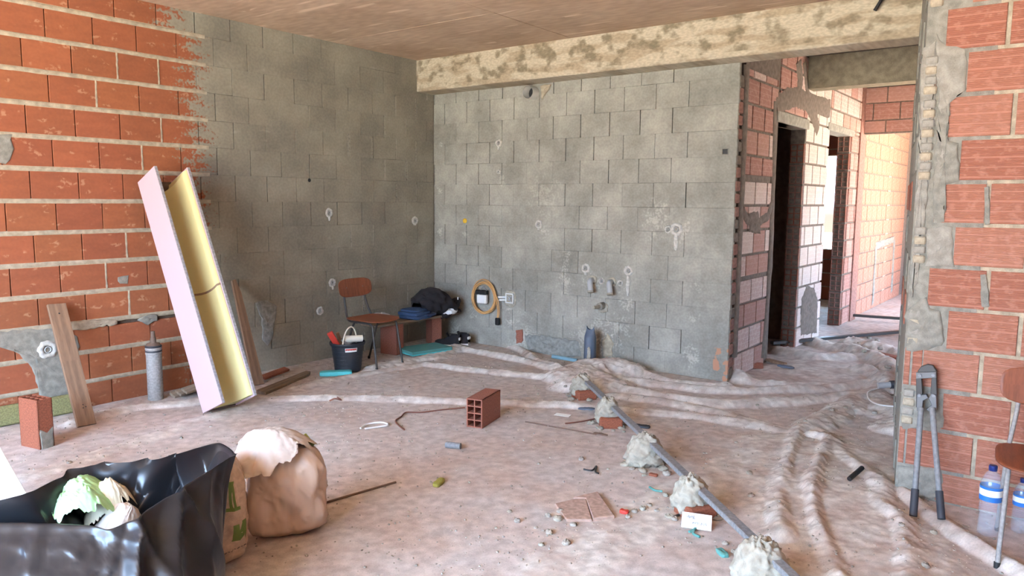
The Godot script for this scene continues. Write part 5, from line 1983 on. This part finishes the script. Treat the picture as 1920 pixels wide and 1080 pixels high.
func sacks_and_bag() -> void:
	var e1 := Vector3(0.53, 0, -0.848)     # to the right as the camera sees the bag
	var e2 := Vector3(0.848, 0, 0.53)      # towards the camera
	# right hand sack, wrapped in plastic
	var sb := Vector3(0.335, 0.40, 0.30)
	var pb := Vector3(2.79, fh(2.77, 4.0), 3.995)
	var B := make_sack("tan sack wrapped in clear film with a crumpled white top", pb, Basis(e1, Vector3.UP, e2), sb, 31, M.sack_plastic, 0.16)
	part(B[0], "white_wrap", _crumple(Vector3(0.36, 0.13, 0.36), 75, 0.75), M.sack_white, Vector3(-0.05, 0.345, 0.0), Basis(Vector3.BACK, 0.12))
	part(B[0], "valve_flap", bm(Vector3(0.04, 0.07, 0.006), 0.002), M.foliage_scrap, Vector3(0.10, 0.39, -0.02), Basis(Vector3.BACK, 0.6))
	# left hand sack, printed paper
	var sa := Vector3(0.29, 0.44, 0.30)
	var pa := Vector3(2.775, fh(2.7, 4.38), 4.365)
	var A := make_sack("brown paper sack printed with large green letters", pa, Basis(e1, Vector3.UP, e2).rotated(Vector3.UP, deg_to_rad(-4.0)), sa, 37, M.sack_paper, 0.12)
	var ta: Node3D = A[0]
	var fa: FastNoiseLite = A[1]
	# strokes in (round, up): the side seen lies about u = 0.25
	for q in [[[0.205, 0.58], [0.205, 0.80], 0.022], [[0.175, 0.57], [0.240, 0.57], 0.03], [[0.19, 0.80], [0.225, 0.81], 0.03], [[0.262, 0.58], [0.262, 0.78], 0.02], [[0.245, 0.58], [0.28, 0.58], 0.025], [[0.25, 0.68], [0.275, 0.68], 0.02], [[0.245, 0.79], [0.28, 0.79], 0.025],
			[[0.165, 0.27], [0.165, 0.43], 0.02], [[0.165, 0.43], [0.205, 0.27], 0.03], [[0.205, 0.27], [0.205, 0.43], 0.02], [[0.155, 0.435], [0.18, 0.435], 0.02]]:
		stroke(ta, fa, sa, 0.12, Vector2(q[0][0] - 0.06, q[0][1]), Vector2(q[1][0] - 0.06, q[1][1]), q[2], M.ink_green)
	for i in 7:
		stroke(ta, fa, sa, 0.12, Vector2(0.185 - i * 0.012, 0.17 + 0.012 * (i % 2) + i * 0.004), Vector2(0.178 - i * 0.012, 0.185 - 0.010 * (i % 2) + i * 0.004), 0.006, M.ink_grey, "printed_line")
	# the black rubbish bag
	var c := Vector3(2.93, 0, 4.86)
	c.y = fh(c.x, c.z) + 0.004
	var t := thing("rubbish_bag", "large open black plastic rubbish bag with glossy folds", "rubbish bag", c, Basis(e1, Vector3.UP, e2))
	var f := FastNoiseLite.new()
	f.seed = 8
	f.frequency = 7.0
	f.fractal_type = FastNoiseLite.FRACTAL_RIDGED
	f.fractal_octaves = 2
	var g := FastNoiseLite.new()
	g.seed = 9
	g.frequency = 4.0
	# rim, measured on the photograph: pixel and height, turning from the right tip over the back
	var rim_px := [[440, 850, 0.52], [418, 833, 0.535], [398, 832, 0.54], [350, 846, 0.535], [300, 860, 0.53], [250, 866, 0.53], [170, 874, 0.53], [110, 898, 0.52], [50, 926, 0.51], [-30, 945, 0.50], [-110, 960, 0.49], [-190, 985, 0.47], [-190, 1010, 0.45], [-90, 985, 0.46], [0, 979, 0.46], [90, 981, 0.455], [170, 985, 0.45], [205, 992, 0.445], [250, 972, 0.46], [300, 940, 0.475], [350, 908, 0.49], [395, 880, 0.505], [430, 858, 0.515]]
	var inv := t.transform.affine_inverse()
	var rim := []
	for p in rim_px:
		rim.append(inv * fl(p[0], p[1], p[2]))
	var rc := Vector3.ZERO
	for p: Vector3 in rim:
		rc += p / rim.size()
	var creases := []
	var rc_ := RandomNumberGenerator.new()
	rc_.seed = 21
	for i in 26:
		creases.append([rc_.randf_range(-PI, PI), rc_.randf_range(-0.9, 0.9), rc_.randf_range(0.09, 0.26), rc_.randf_range(-0.03, 0.075)])
	# the long pleats that gather at the drawn out tip
	creases.append_array([[5.75, -0.45, 0.2, 0.05], [5.35, -0.5, 0.22, 0.06], [4.95, -0.4, 0.2, 0.05]])
	var n := 320
	var ring := []
	for i in n:
		var x := float(i) / n * rim.size()
		var k := int(x)
		var fr := x - k
		var p0: Vector3 = rim[(k - 1 + rim.size()) % rim.size()]
		var p1: Vector3 = rim[k % rim.size()]
		var p2: Vector3 = rim[(k + 1) % rim.size()]
		var p3: Vector3 = rim[(k + 2) % rim.size()]
		ring.append(p1.cubic_interpolate(p2, p0, p3, fr))
	# even turning of the foot of the bag, whatever the rim does
	var arc := [0.0]
	for i in n:
		arc.append(arc[i] + (ring[i] as Vector3).distance_to(ring[(i + 1) % n]))
	var sgn := 0.0
	for i in n:
		var p: Vector3 = ring[i]
		var p2: Vector3 = ring[(i + 1) % n]
		sgn += (p.x - rc.x) * (p2.z - rc.z) - (p.z - rc.z) * (p2.x - rc.x)
	var bang := []
	var a0 := atan2(ring[0].z - rc.z, ring[0].x - rc.x)
	for i in n:
		bang.append(a0 + signf(sgn) * TAU * arc[i] / arc[n])
	var pts := PackedVector3Array()
	var rows := 60
	var inner := 20
	var base_c := Vector3(-0.03, 0, 0.20)
	for r in rows + 1 + inner:
		for i in n:
			var p: Vector3 = ring[i]
			var d := Vector3(p.x - rc.x, 0, p.z - rc.z)
			var ang := atan2(d.z, d.x)
			var q: Vector3
			if r <= rows:
				var s := float(r) / rows            # floor to rim
				var ab: float = bang[i]
				var wide := Vector3(cos(ab) * (0.40 if cos(ab) > 0.0 else 0.5), 0, sin(ab) * 0.33) + base_c
				var belly := wide * (0.86 + 0.20 * sin(PI * minf(s * 1.1, 1.0)))
				var e := pow(s, 1.6)
				q = Vector3(lerpf(belly.x, p.x, e), p.y * (1.0 - pow(1.0 - s, 1.15)), lerpf(belly.z, p.z, e))
				# long straight folds running from the rim to the belly
				var fold := 0.0
				for cr in creases:
					var dphi: float = wrapf(TAU * i / n - (cr[0] + cr[1] * (1.0 - s)), -PI, PI)
					var wd: float = cr[2] * (0.6 + 0.9 * (1.0 - s))
					var tt := 1.0 - absf(dphi) / wd
					if tt > 0.0:
						fold += cr[3] * tt * tt * (1.6 - 0.6 * tt)
				var amp := smoothstep(0.0, 0.2, s) * (1.0 - 0.6 * smoothstep(0.85, 1.0, s)) * (1.0 - 0.75 * smoothstep(0.1, 0.35, q.x))
				q += Vector3(cos(ang), 0.2, sin(ang)) * (fold * amp + g.get_noise_3d(q.x, q.y, q.z) * 0.02 * amp + f.get_noise_3d(q.x * 0.9, q.y * 0.7, q.z * 0.9) * 0.010 * amp)
				if s > 0.94:
					q.y += 0.006 * sin((s - 0.94) / 0.06 * PI)
			else:
				var s := float(r - rows) / inner     # rim down inside
				var k := 1.0 - 0.62 * pow(s, 0.8)
				q = Vector3(rc.x + (p.x - rc.x) * k, p.y - 0.26 * pow(s, 0.9) - 0.01 * s, rc.z + (p.z - rc.z) * k)
				var fold := f.get_noise_2d(float(i) / n * 1.2 + 40.0, s * 0.15)
				q += Vector3(cos(ang), 0.0, sin(ang)) * fold * 0.03 * sin(PI * s)
				if s >= 0.999:
					q = Vector3(rc.x, p.y - 0.26, rc.z)
			q.y = maxf(q.y, 0.0)
			pts.append(q)
	# columns must turn so that the outside faces out
	var mb := MB.new()
	var rev := PackedVector3Array()
	var turn := 0.0
	for i in n:
		var p: Vector3 = ring[i]
		var p2: Vector3 = ring[(i + 1) % n]
		turn += (p.x - rc.x) * (p2.z - rc.z) - (p.z - rc.z) * (p2.x - rc.x)
	for r in rows + 1 + inner:
		for i in n:
			rev.append(pts[r * n + (n - 1 - i if turn > 0.0 else i)])
	mb.grid(rev, n, true)
	part(t, "bag_film", mb.mesh(), M.film_black)
	# rubbish in the bag
	var inside := func(called: String, label: String, u: float, v: float, s: Vector3, m: Material, sd: int, tilt: float) -> void:
		var p := fl(u, v, 0.33)
		solo(called, _crumple(s, sd), m, label, "rubbish", p, Basis(e1, Vector3.UP, e2) * Basis(Vector3.BACK, tilt))
	inside.call("green_wrapper", "crumpled green and white plastic bag inside the black rubbish bag", 165, 985, Vector3(0.24, 0.16, 0.24), M.film_green, 81, 0.2)
	inside.call("white_wrapper", "crumpled white plastic wrapper at the side of the green one in the bag", 125, 985, Vector3(0.19, 0.09, 0.2), M.film_white, 82, -0.3)
	inside.call("paper_wrapper", "crumpled tan paper at the back of the rubbish in the bag", 205, 975, Vector3(0.2, 0.17, 0.18), M.paper_tan, 83, 0.1)
	inside.call("white_sack_scrap", "crumpled off white sack scrap leaning in the bag", 225, 985, Vector3(0.2, 0.13, 0.2), M.sack_white, 84, -0.2)

# a crumpled sheet of film or paper: sharp straight folds over a mound
func _crumple(s: Vector3, sd: int, hang := 0.8, n := 40) -> ArrayMesh:
	var rg := RandomNumberGenerator.new()
	rg.seed = sd
	var folds := []
	for i in 11:
		var a := rg.randf() * TAU
		folds.append([Vector2(cos(a), sin(a)), rg.randf_range(-0.7, 0.7), rg.randf_range(-0.5, 0.5)])
	var e := FastNoiseLite.new()
	e.seed = sd
	e.frequency = 1.4
	var pts := PackedVector3Array()
	var lo := 1e9
	for j in n + 1:
		for i in n + 1:
			var p := Vector2(2.0 * i / n - 1.0, 2.0 * j / n - 1.0)
			var r := p.length()
			var rr := maxf(absf(p.x), absf(p.y))
			var q := p * (rr / maxf(r, 1e-4)) if r > 0.0 else p
			q *= 1.0 + 0.25 * e.get_noise_2d(p.x, p.y)
			var h := 0.0
			for f in folds:
				h += f[2] * absf(p.dot(f[0]) - f[1])
			h += 0.12 * e.get_noise_2d(p.x * 3.0, p.y * 3.0)
			var y := s.y * (1.0 - hang * q.length_squared() + h * 0.42)
			lo = minf(lo, y)
			pts.append(Vector3(q.x * s.x * 0.5, y, q.y * s.z * 0.5))
	var mb := MB.new()
	var flat := PackedVector3Array()
	for j in range(n, -1, -1):
		for i in n + 1:
			var p := pts[j * (n + 1) + i]
			flat.append(Vector3(p.x, maxf(p.y, -0.02), p.z))
	mb.grid(flat, n + 1)
	return mb.mesh()

func right_bits() -> void:
	make_chair("small school chair against the pink bricks with a water bottle beside its leg", Vector3(5.572, fh(5.56, 2.2), 2.215), 4.0, M.pipe_dusty)
	# bolt cutter leaning on the wall end
	var t := thing("bolt_cutter", "long handled bolt cutter standing against the pink brick wall end", "bolt cutter", Vector3(5.1, 0, 1.95))
	var W := func(u: float, v: float, z: float) -> Vector3: return onz(u, v, z) - t.position
	var zt := 1.83
	var f0 := flo(1712, 972)
	var f1 := flo(1765, 978)
	var k0: Vector3 = W.call(1727, 765, 1.87)
	var k1: Vector3 = W.call(1748, 765, 1.87)
	var g0 := f0 + Vector3(0, 0.012, 0) - t.position
	var g1 := f1 + Vector3(0, 0.012, 0) - t.position
	var h0 := part(t, "handle", tubes([[g0.lerp(k0, 0.2), k0]], 0.0135, 12), M.galv)
	var h1 := part(t, "handle", tubes([[g1.lerp(k1, 0.2), k1]], 0.0135, 12), M.galv)
	sub(h0, "grip", tubes([[g0, g0.lerp(k0, 0.24)]], 0.0175, 12), M.dark_rubber)
	sub(h1, "grip", tubes([[g1, g1.lerp(k1, 0.24)]], 0.0175, 12), M.dark_rubber)
	var pl := func(called: String, pix: Array, z: float, th: float, m: Material) -> void:
		var poly := PackedVector2Array()
		for p in pix:
			var q: Vector3 = W.call(p[0], p[1], z)
			poly.append(Vector2(q.x, q.y))
		var mb := MB.new()
		mb.slab(poly, th, Transform3D(Basis.IDENTITY, Vector3(0, 0, z - t.position.z)), 0.002)
		part(t, called, mb.mesh(), m)
	pl.call("jaw", [[1719, 706], [1729, 706], [1731, 735], [1727, 762], [1719, 762]], zt, 0.022, M.steel_dark)
	pl.call("jaw", [[1748, 706], [1757, 700], [1758, 735], [1757, 765], [1750, 765], [1746, 735]], zt, 0.022, M.steel_dark)
	pl.call("jaw", [[1722, 694], [1728, 686], [1740, 682], [1750, 684], [1757, 694], [1757, 706], [1747, 700], [1738, 696], [1728, 704], [1720, 706]], zt - 0.004, 0.02, M.steel_dark)
	pl.call("link_plate", [[1718, 698], [1756, 697], [1756, 708], [1718, 710]], zt + 0.022, 0.008, M.steel)
	pl.call("knuckle", [[1720, 740], [1738, 738], [1742, 745], [1732, 750], [1730, 768], [1720, 769]], zt + 0.01, 0.02, M.steel)
	pl.call("knuckle", [[1742, 745], [1748, 736], [1757, 740], [1757, 768], [1742, 770], [1738, 766], [1748, 758]], zt + 0.01, 0.02, M.steel)
	for q in [[1725, 704], [1750, 703], [1724, 741], [1751, 742]]:
		var p: Vector3 = W.call(q[0], q[1], zt + 0.03)
		part(t, "bolt", tubes([[p, p + Vector3(0, 0, 0.008)]], 0.008, 10), M.galv)
	# water bottles
	for k in 2:
		var p: Vector3 = [Vector3(5.362, 0, 2.08), Vector3(5.475, 0, 1.96)][k]
		p.y = fh(p.x, p.z) + 0.001
		var b := thing("water_bottle", ["large clear water bottle with a blue label beside the chair leg", "smaller water bottle with a blue label behind the large one"][k], "bottle", p, Basis.IDENTITY.scaled(Vector3.ONE * [1.0, 0.78][k]), "water bottles")
		var prof := [Vector2(0.001, 0.006), Vector2(0.030, 0.0), Vector2(0.044, 0.012)]
		for i in 8:
			prof.append(Vector2(0.045, 0.03 + 0.016 * i))
			prof.append(Vector2(0.0425, 0.038 + 0.016 * i))
		prof.append_array([Vector2(0.045, 0.165), Vector2(0.045, 0.235), Vector2(0.043, 0.25), Vector2(0.030, 0.285), Vector2(0.0145, 0.305), Vector2(0.0140, 0.318), Vector2(0.0125, 0.318), Vector2(0.0125, 0.306)])
		var mb := MB.new()
		mb.lathe(prof, 28)
		part(b, "plastic_body", mb.mesh(), M.bottle_plastic)
		var ml := MB.new()
		ml.lathe([Vector2(0.0458, 0.168), Vector2(0.0458, 0.234)], 28)
		var lb := part(b, "label", ml.mesh(), M.label_blue)
		var mw := MB.new()
		mw.lathe([Vector2(0.0462, 0.192), Vector2(0.0462, 0.222)], 28)
		sub(lb, "label_band", mw.mesh(), M.paper, Vector3.ZERO, Basis.IDENTITY, "white and pale blue band of the label")
		var mc := MB.new()
		mc.lathe([Vector2(0.001, 0.300), Vector2(0.017, 0.304), Vector2(0.0175, 0.325), Vector2(0.015, 0.329), Vector2(0.001, 0.329)], 20)
		part(b, "cap", mc.mesh(), M.cap_blue)
	# cable connector and rods in the passage
	var q0 := flo(1655, 728) + Vector3(0, 0.02, 0)
	var cn := thing("cable_connector", "grey cable connector lying on the rubble at the passage opening", "connector", q0)
	part(cn, "body", tubes([[Vector3(-0.03, 0, 0.02), Vector3(0.05, 0.01, -0.03)]], 0.024, 12), M.pvc_grey)
	part(cn, "collar", tubes([[Vector3(0.045, 0.01, -0.027), Vector3(0.085, 0.014, -0.05)]], 0.032, 12), M.dark_rubber)
	var pc := []
	for q in [[1648, 730], [1628, 738], [1630, 752], [1650, 762], [1690, 766]]:
		var r := flo(q[0], q[1])
		pc.append(r + Vector3(0, 0.012, 0) - q0)
	part(cn, "cable", tubes([curve(pc, 6)], 0.006), M.cable_white)
	var r0 := fl(1447, 643, 0.06)
	var r1 := fl(1700, 621, 0.06)
	solo("passage_rail", board(r0, r1, 0.05, 0.03, Vector3.UP)[0], M.steel_dark, "dark metal rail lying across the passage floor near the first doorway", "rail", (r0 + r1) * 0.5, along(r1 - r0, Vector3.UP))
	var r2 := fl(1586, 590, 0.06)
	var r3 := fl(1700, 598, 0.06)
	solo("passage_rail", board(r2, r3, 0.06, 0.03, Vector3.UP)[0], M.steel_dark, "dark metal rail lying at the far end of the passage", "rail", (r2 + r3) * 0.5, along(r3 - r2, Vector3.UP))
	for q in [[1452, 655, 1478, 660], [1500, 632, 1520, 650]]:
		pass
	solo("blue_scrap", lump(Vector3(0.16, 0.025, 0.05), 3.0, 0.004, 9.0, 2), M.pvc_blue, "dark blue plastic scrap on the passage floor by the door jamb", "scrap", flo(1473, 690), yaw(-10.0))
	solo("wood_offcut", bm(Vector3(0.22, 0.025, 0.05)), M.wood, "thin wood offcut on the passage floor by the door jamb", "plank", flo(1455, 681) + Vector3(0, 0.012, 0), yaw(-25.0))
	solo("broken_brick", bm(Vector3(0.10, 0.05, 0.08), 0.008), M.brick_pink, "broken pink brick at the foot of the passage wall", "brick", flo(1420, 690) + Vector3(0, 0.022, 0), yaw(20.0))
	solo("broken_brick", bm(Vector3(0.30, 0.03, 0.09), 0.006), M.brick_pink, "flat pink brick sliver on the rubble beside the passage wall end", "brick", flo(1668, 674) + Vector3(0, 0.03, 0), yaw(-28.0))
	var s0 := flo(1592, 903)
	var s1 := flo(1616, 887)
	solo("black_rod", tubes([[s0 + Vector3(0, 0.014, 0), s1 + Vector3(0, 0.03, 0)]], 0.013), M.black, "short black tube lying on the mortar fan", "tube")

func floor_bits() -> void:
	# the hollow brick in the middle of the floor
	var a := Vector3(2.545, 0, 2.28)
	var l := Vector3(2.47, 0, 1.985)
	var d := (l - a).normalized()
	var side := Vector3.UP.cross(d).normalized()
	if side.x < 0:
		side = -side
	var ce := a + d * 0.15 - side * 0.058
	ce.y = fh(ce.x, ce.z) + 0.098
	holed_brick("terracotta hollow brick lying alone in the middle of the floor", ce, Basis(side, d, side.cross(d)), M.brick_pink, Vector3(0.115, 0.30, 0.195), 2, 4)
	# steel tube, sticks, wires and scraps
	var p := flo(850, 841)
	solo("steel_tube", tubes([[p + Vector3(-0.045, 0.02, 0.015), p + Vector3(0.045, 0.02, -0.015)]], 0.019, 16), M.galv, "short grey steel tube lying in front of the hollow brick", "tube")
	var s0 := flo(598, 948)
	var s1 := flo(742, 906)
	solo("thin_stick", tubes([[s0 + Vector3(0, 0.006, 0), s1 + Vector3(0, 0.006, 0)]], 0.006), M.rust, "thin rusty rod on the floor beside the wrapped sack", "rod")
	s0 = flo(985, 792)
	s1 = flo(1118, 816)
	solo("thin_stick", tubes([[s0 + Vector3(0, 0.005, 0), s1 + Vector3(0, 0.005, 0)]], 0.005), M.rust, "thin dark rod on the floor between the hollow brick and the rail", "rod")
	var wire := func(called: String, label: String, pix: Array, r: float, m: Material) -> void:
		var pts := []
		for q in pix:
			pts.append(flo(q[0], q[1]) + Vector3(0, r + 0.002, 0))
		solo(called, tubes([curve(pts, 6)], r), m, label, "wire")
	wire.call("brown_wire", "brown bent wire on the floor left of the hollow brick", [[758, 808], [745, 797], [742, 790], [752, 783], [762, 775], [790, 775], [830, 770], [872, 766]], 0.005, M.wire_brown)
	wire.call("brown_wire", "brown wire curving away from the second mortar dab", [[1132, 779], [1118, 786], [1090, 792], [1060, 796]], 0.005, M.wire_brown)
	wire.call("brown_wire", "short rusty wire tuft on the pale mortar strip", [[618, 753], [628, 749], [640, 752], [632, 746]], 0.005, M.wire_brown)
	wire.call("white_cable", "thin white cable looped on the floor", [[676, 805], [690, 797], [715, 794], [728, 799], [705, 803], [684, 806]], 0.006, M.cable_white)
	wire.call("teal_strip", "bent teal plastic strip beside the white card", [[1292, 1000], [1302, 996], [1308, 988], [1299, 1002], [1312, 1010]], 0.006, M.teal)
	wire.call("dark_wire", "bent dark wire scrap on the floor left of the third mortar dab", [[1094, 882], [1110, 884], [1118, 876], [1116, 886], [1122, 890]], 0.005, M.steel_dark)
	wire.call("teal_strip", "small teal plastic strip left of the rail", [[1218, 916], [1228, 922], [1242, 924]], 0.006, M.teal)
	wire.call("dark_wire", "dark wire bit poking out beside the card", [[1262, 972], [1272, 968], [1284, 966]], 0.005, M.steel_dark)
	var scrap := func(called: String, label: String, cat: String, u: float, v: float, s: Vector3, m: Material, turn: float, sd: int) -> void:
		solo(called, lump(s, 4.0, minf(s.x, s.z) * 0.12, 14.0, sd), m, label, cat, flo(u, v) - Vector3(0, 0.002, 0), yaw(turn))
	scrap.call("green_scrap", "olive green leaf like scrap in the middle of the floor", "scrap", 823, 908, Vector3(0.04, 0.025, 0.10), M.foliage_scrap, 20.0, 1)
	scrap.call("grey_scrap", "dark grey plastic scrap lying under the rail", "scrap", 1201, 801, Vector3(0.13, 0.02, 0.05), M.dark_rubber, 15.0, 2)
	scrap.call("grey_scrap", "small grey scrap left of the second mortar dab", "scrap", 1126, 815, Vector3(0.10, 0.012, 0.03), M.rust, 5.0, 3)
	scrap.call("teal_scrap", "crumpled teal scrap near the fifth mortar dab", "scrap", 1354, 1040, Vector3(0.07, 0.02, 0.035), M.teal, -40.0, 4)
	scrap.call("black_clip", "small black clip on the pale mortar strip by the rail", "clip", 1127, 764, Vector3(0.05, 0.025, 0.03), M.black, 0.0, 5)
	scrap.call("blue_wrapper", "blue and silver wrapper on the pale mortar strip", "wrapper", 1100, 767, Vector3(0.12, 0.012, 0.05), M.pvc_blue, 30.0, 6)
	scrap.call("red_clip", "small red clip among the crumbs left of the rail", "clip", 1170, 962, Vector3(0.045, 0.02, 0.03), M.red, 10.0, 7)
	scrap.call("brick_chip", "small orange brick chip right of the third mortar dab", "chip", 1225, 892, Vector3(0.05, 0.015, 0.03), M.brick, 10.0, 8)
	solo("paper_slip", bm(Vector3(0.11, 0.002, 0.06), 0.0), M.paper, "small white slip of paper on the floor right of the hollow brick", "paper", flo(1055, 779) + Vector3(0, 0.004, 0), yaw(12.0))
	# broken flat pieces
	var bt := thing("broken_board", "thin broken pink board lying in crumbs left of the rail", "board", flo(1098, 957))
	for q in [[[[1040, 948], [1075, 940], [1098, 938], [1110, 978], [1062, 978]], 0.012], [[[1075, 938], [1120, 928], [1152, 972], [1112, 978], [1099, 940]], 0.018]]:
		var poly := PackedVector2Array()
		for r in q[0]:
			var w := flo(r[0], r[1]) - bt.position
			poly.append(Vector2(w.x, -w.z))
		var mb := MB.new()
		mb.slab(poly, q[1], Transform3D(Basis(Vector3.RIGHT, -PI / 2), Vector3(0, 0.0, 0)), 0.003)
		part(bt, "piece", mb.mesh(), M.floor_chip)
	# lumps of mortar lying about
	var forms := []
	for k in 4:
		forms.append(lump(Vector3(0.05, 0.03, 0.04), 2.6, 0.012, 22.0, 500 + k, true, 8, 10))
	var place := [[1405, 888, 1.0], [1408, 930, 0.9], [1030, 1000, 1.0], [1015, 1022, 0.8], [1062, 1020, 1.1], [970, 978, 0.9], [955, 960, 0.7], [1090, 862, 1.1], [1250, 890, 1.4], [1208, 892, 0.8], [1178, 970, 0.8], [1050, 960, 1.0], [1046, 975, 1.2], [1028, 968, 0.9], [1190, 960, 0.9], [1205, 955, 1.0], [1218, 948, 0.8], [1232, 958, 0.7], [1248, 930, 0.9], [1075, 985, 0.9], [1005, 990, 0.6], [880, 905, 0.5], [1010, 870, 0.6], [1140, 880, 0.6], [930, 990, 0.5], [700, 865, 0.5], [760, 930, 0.5], [640, 800, 0.5], [395, 800, 0.6], [340, 822, 0.7], [260, 868, 0.7], [130, 868, 0.8], [180, 905, 0.6], [570, 780, 0.6], [1320, 850, 0.5], [1380, 830, 0.6], [1290, 800, 0.5], [1195, 735, 0.7], [1060, 725, 0.8], [1040, 718, 0.7], [1070, 738, 0.9], [1085, 750, 0.8], [1170, 810, 0.7], [1150, 808, 0.7], [1185, 880, 0.9], [1240, 878, 0.8], [1265, 975, 0.9], [1280, 985, 0.7], [1330, 975, 0.8], [1340, 965, 0.7], [1410, 1040, 1.0], [1395, 1060, 0.9], [1360, 1020, 0.8], [1375, 1035, 0.7], [1750, 1000, 0.9], [1735, 1063, 1.1], [1690, 985, 0.8], [1420, 760, 0.7], [1510, 790, 0.8], [1560, 770, 0.9], [1585, 765, 1.0], [1600, 762, 0.8], [1640, 775, 1.0], [1620, 660, 1.5], [1645, 640, 1.6], [1630, 635, 1.3], [1610, 645, 1.2], [1665, 690, 1.5], [1680, 720, 1.4], [1672, 745, 1.2], [1650, 655, 1.4]]
	var k := 0
	for q in place:
		var at := flo(q[0], q[1])
		solo("mortar_crumb", forms[k % 4], M.stone if k % 3 else M.mortar_white, "small pale mortar crumb lying loose on the dusty floor", "crumb", at - Vector3(0, 0.004, 0), yaw(k * 67.0).scaled(Vector3.ONE * q[2] * 0.62), "mortar crumbs on the floor")
		k += 1
	# fine grit nobody could count
	var mm := MultiMesh.new()
	mm.transform_format = MultiMesh.TRANSFORM_3D
	mm.mesh = lump(Vector3(0.012, 0.008, 0.010), 2.4, 0.003, 60.0, 9, false, 5, 6)
	var tr := []
	var rg := RandomNumberGenerator.new()
	rg.seed = 99
	var cl := FastNoiseLite.new()
	cl.seed = 3
	cl.frequency = 1.2
	while tr.size() < 5200:
		var x := rg.randf_range(0.1, 5.6)
		var z := rg.randf_range(0.1, 4.7)
		if cl.get_noise_2d(x, z) + rg.randf_range(-0.7, 0.5) < 0.0:
			continue
		var s := rg.randf_range(0.25, 1.0) * rg.randf_range(0.5, 1.3)
		tr.append(Transform3D(yaw(rg.randf() * 360.0).scaled(Vector3.ONE * s), Vector3(x, fh(x, z) - 0.001, z)))
	mm.instance_count = tr.size()
	for i in tr.size():
		mm.set_instance_transform(i, tr[i])
	var mi := MultiMeshInstance3D.new()
	mi.name = "grit"
	mi.multimesh = mm
	mi.material_override = M.stone
	add_child(mi)
	tag(mi, "fine pale grit strewn over the dusty floor", "grit", "", "stuff")
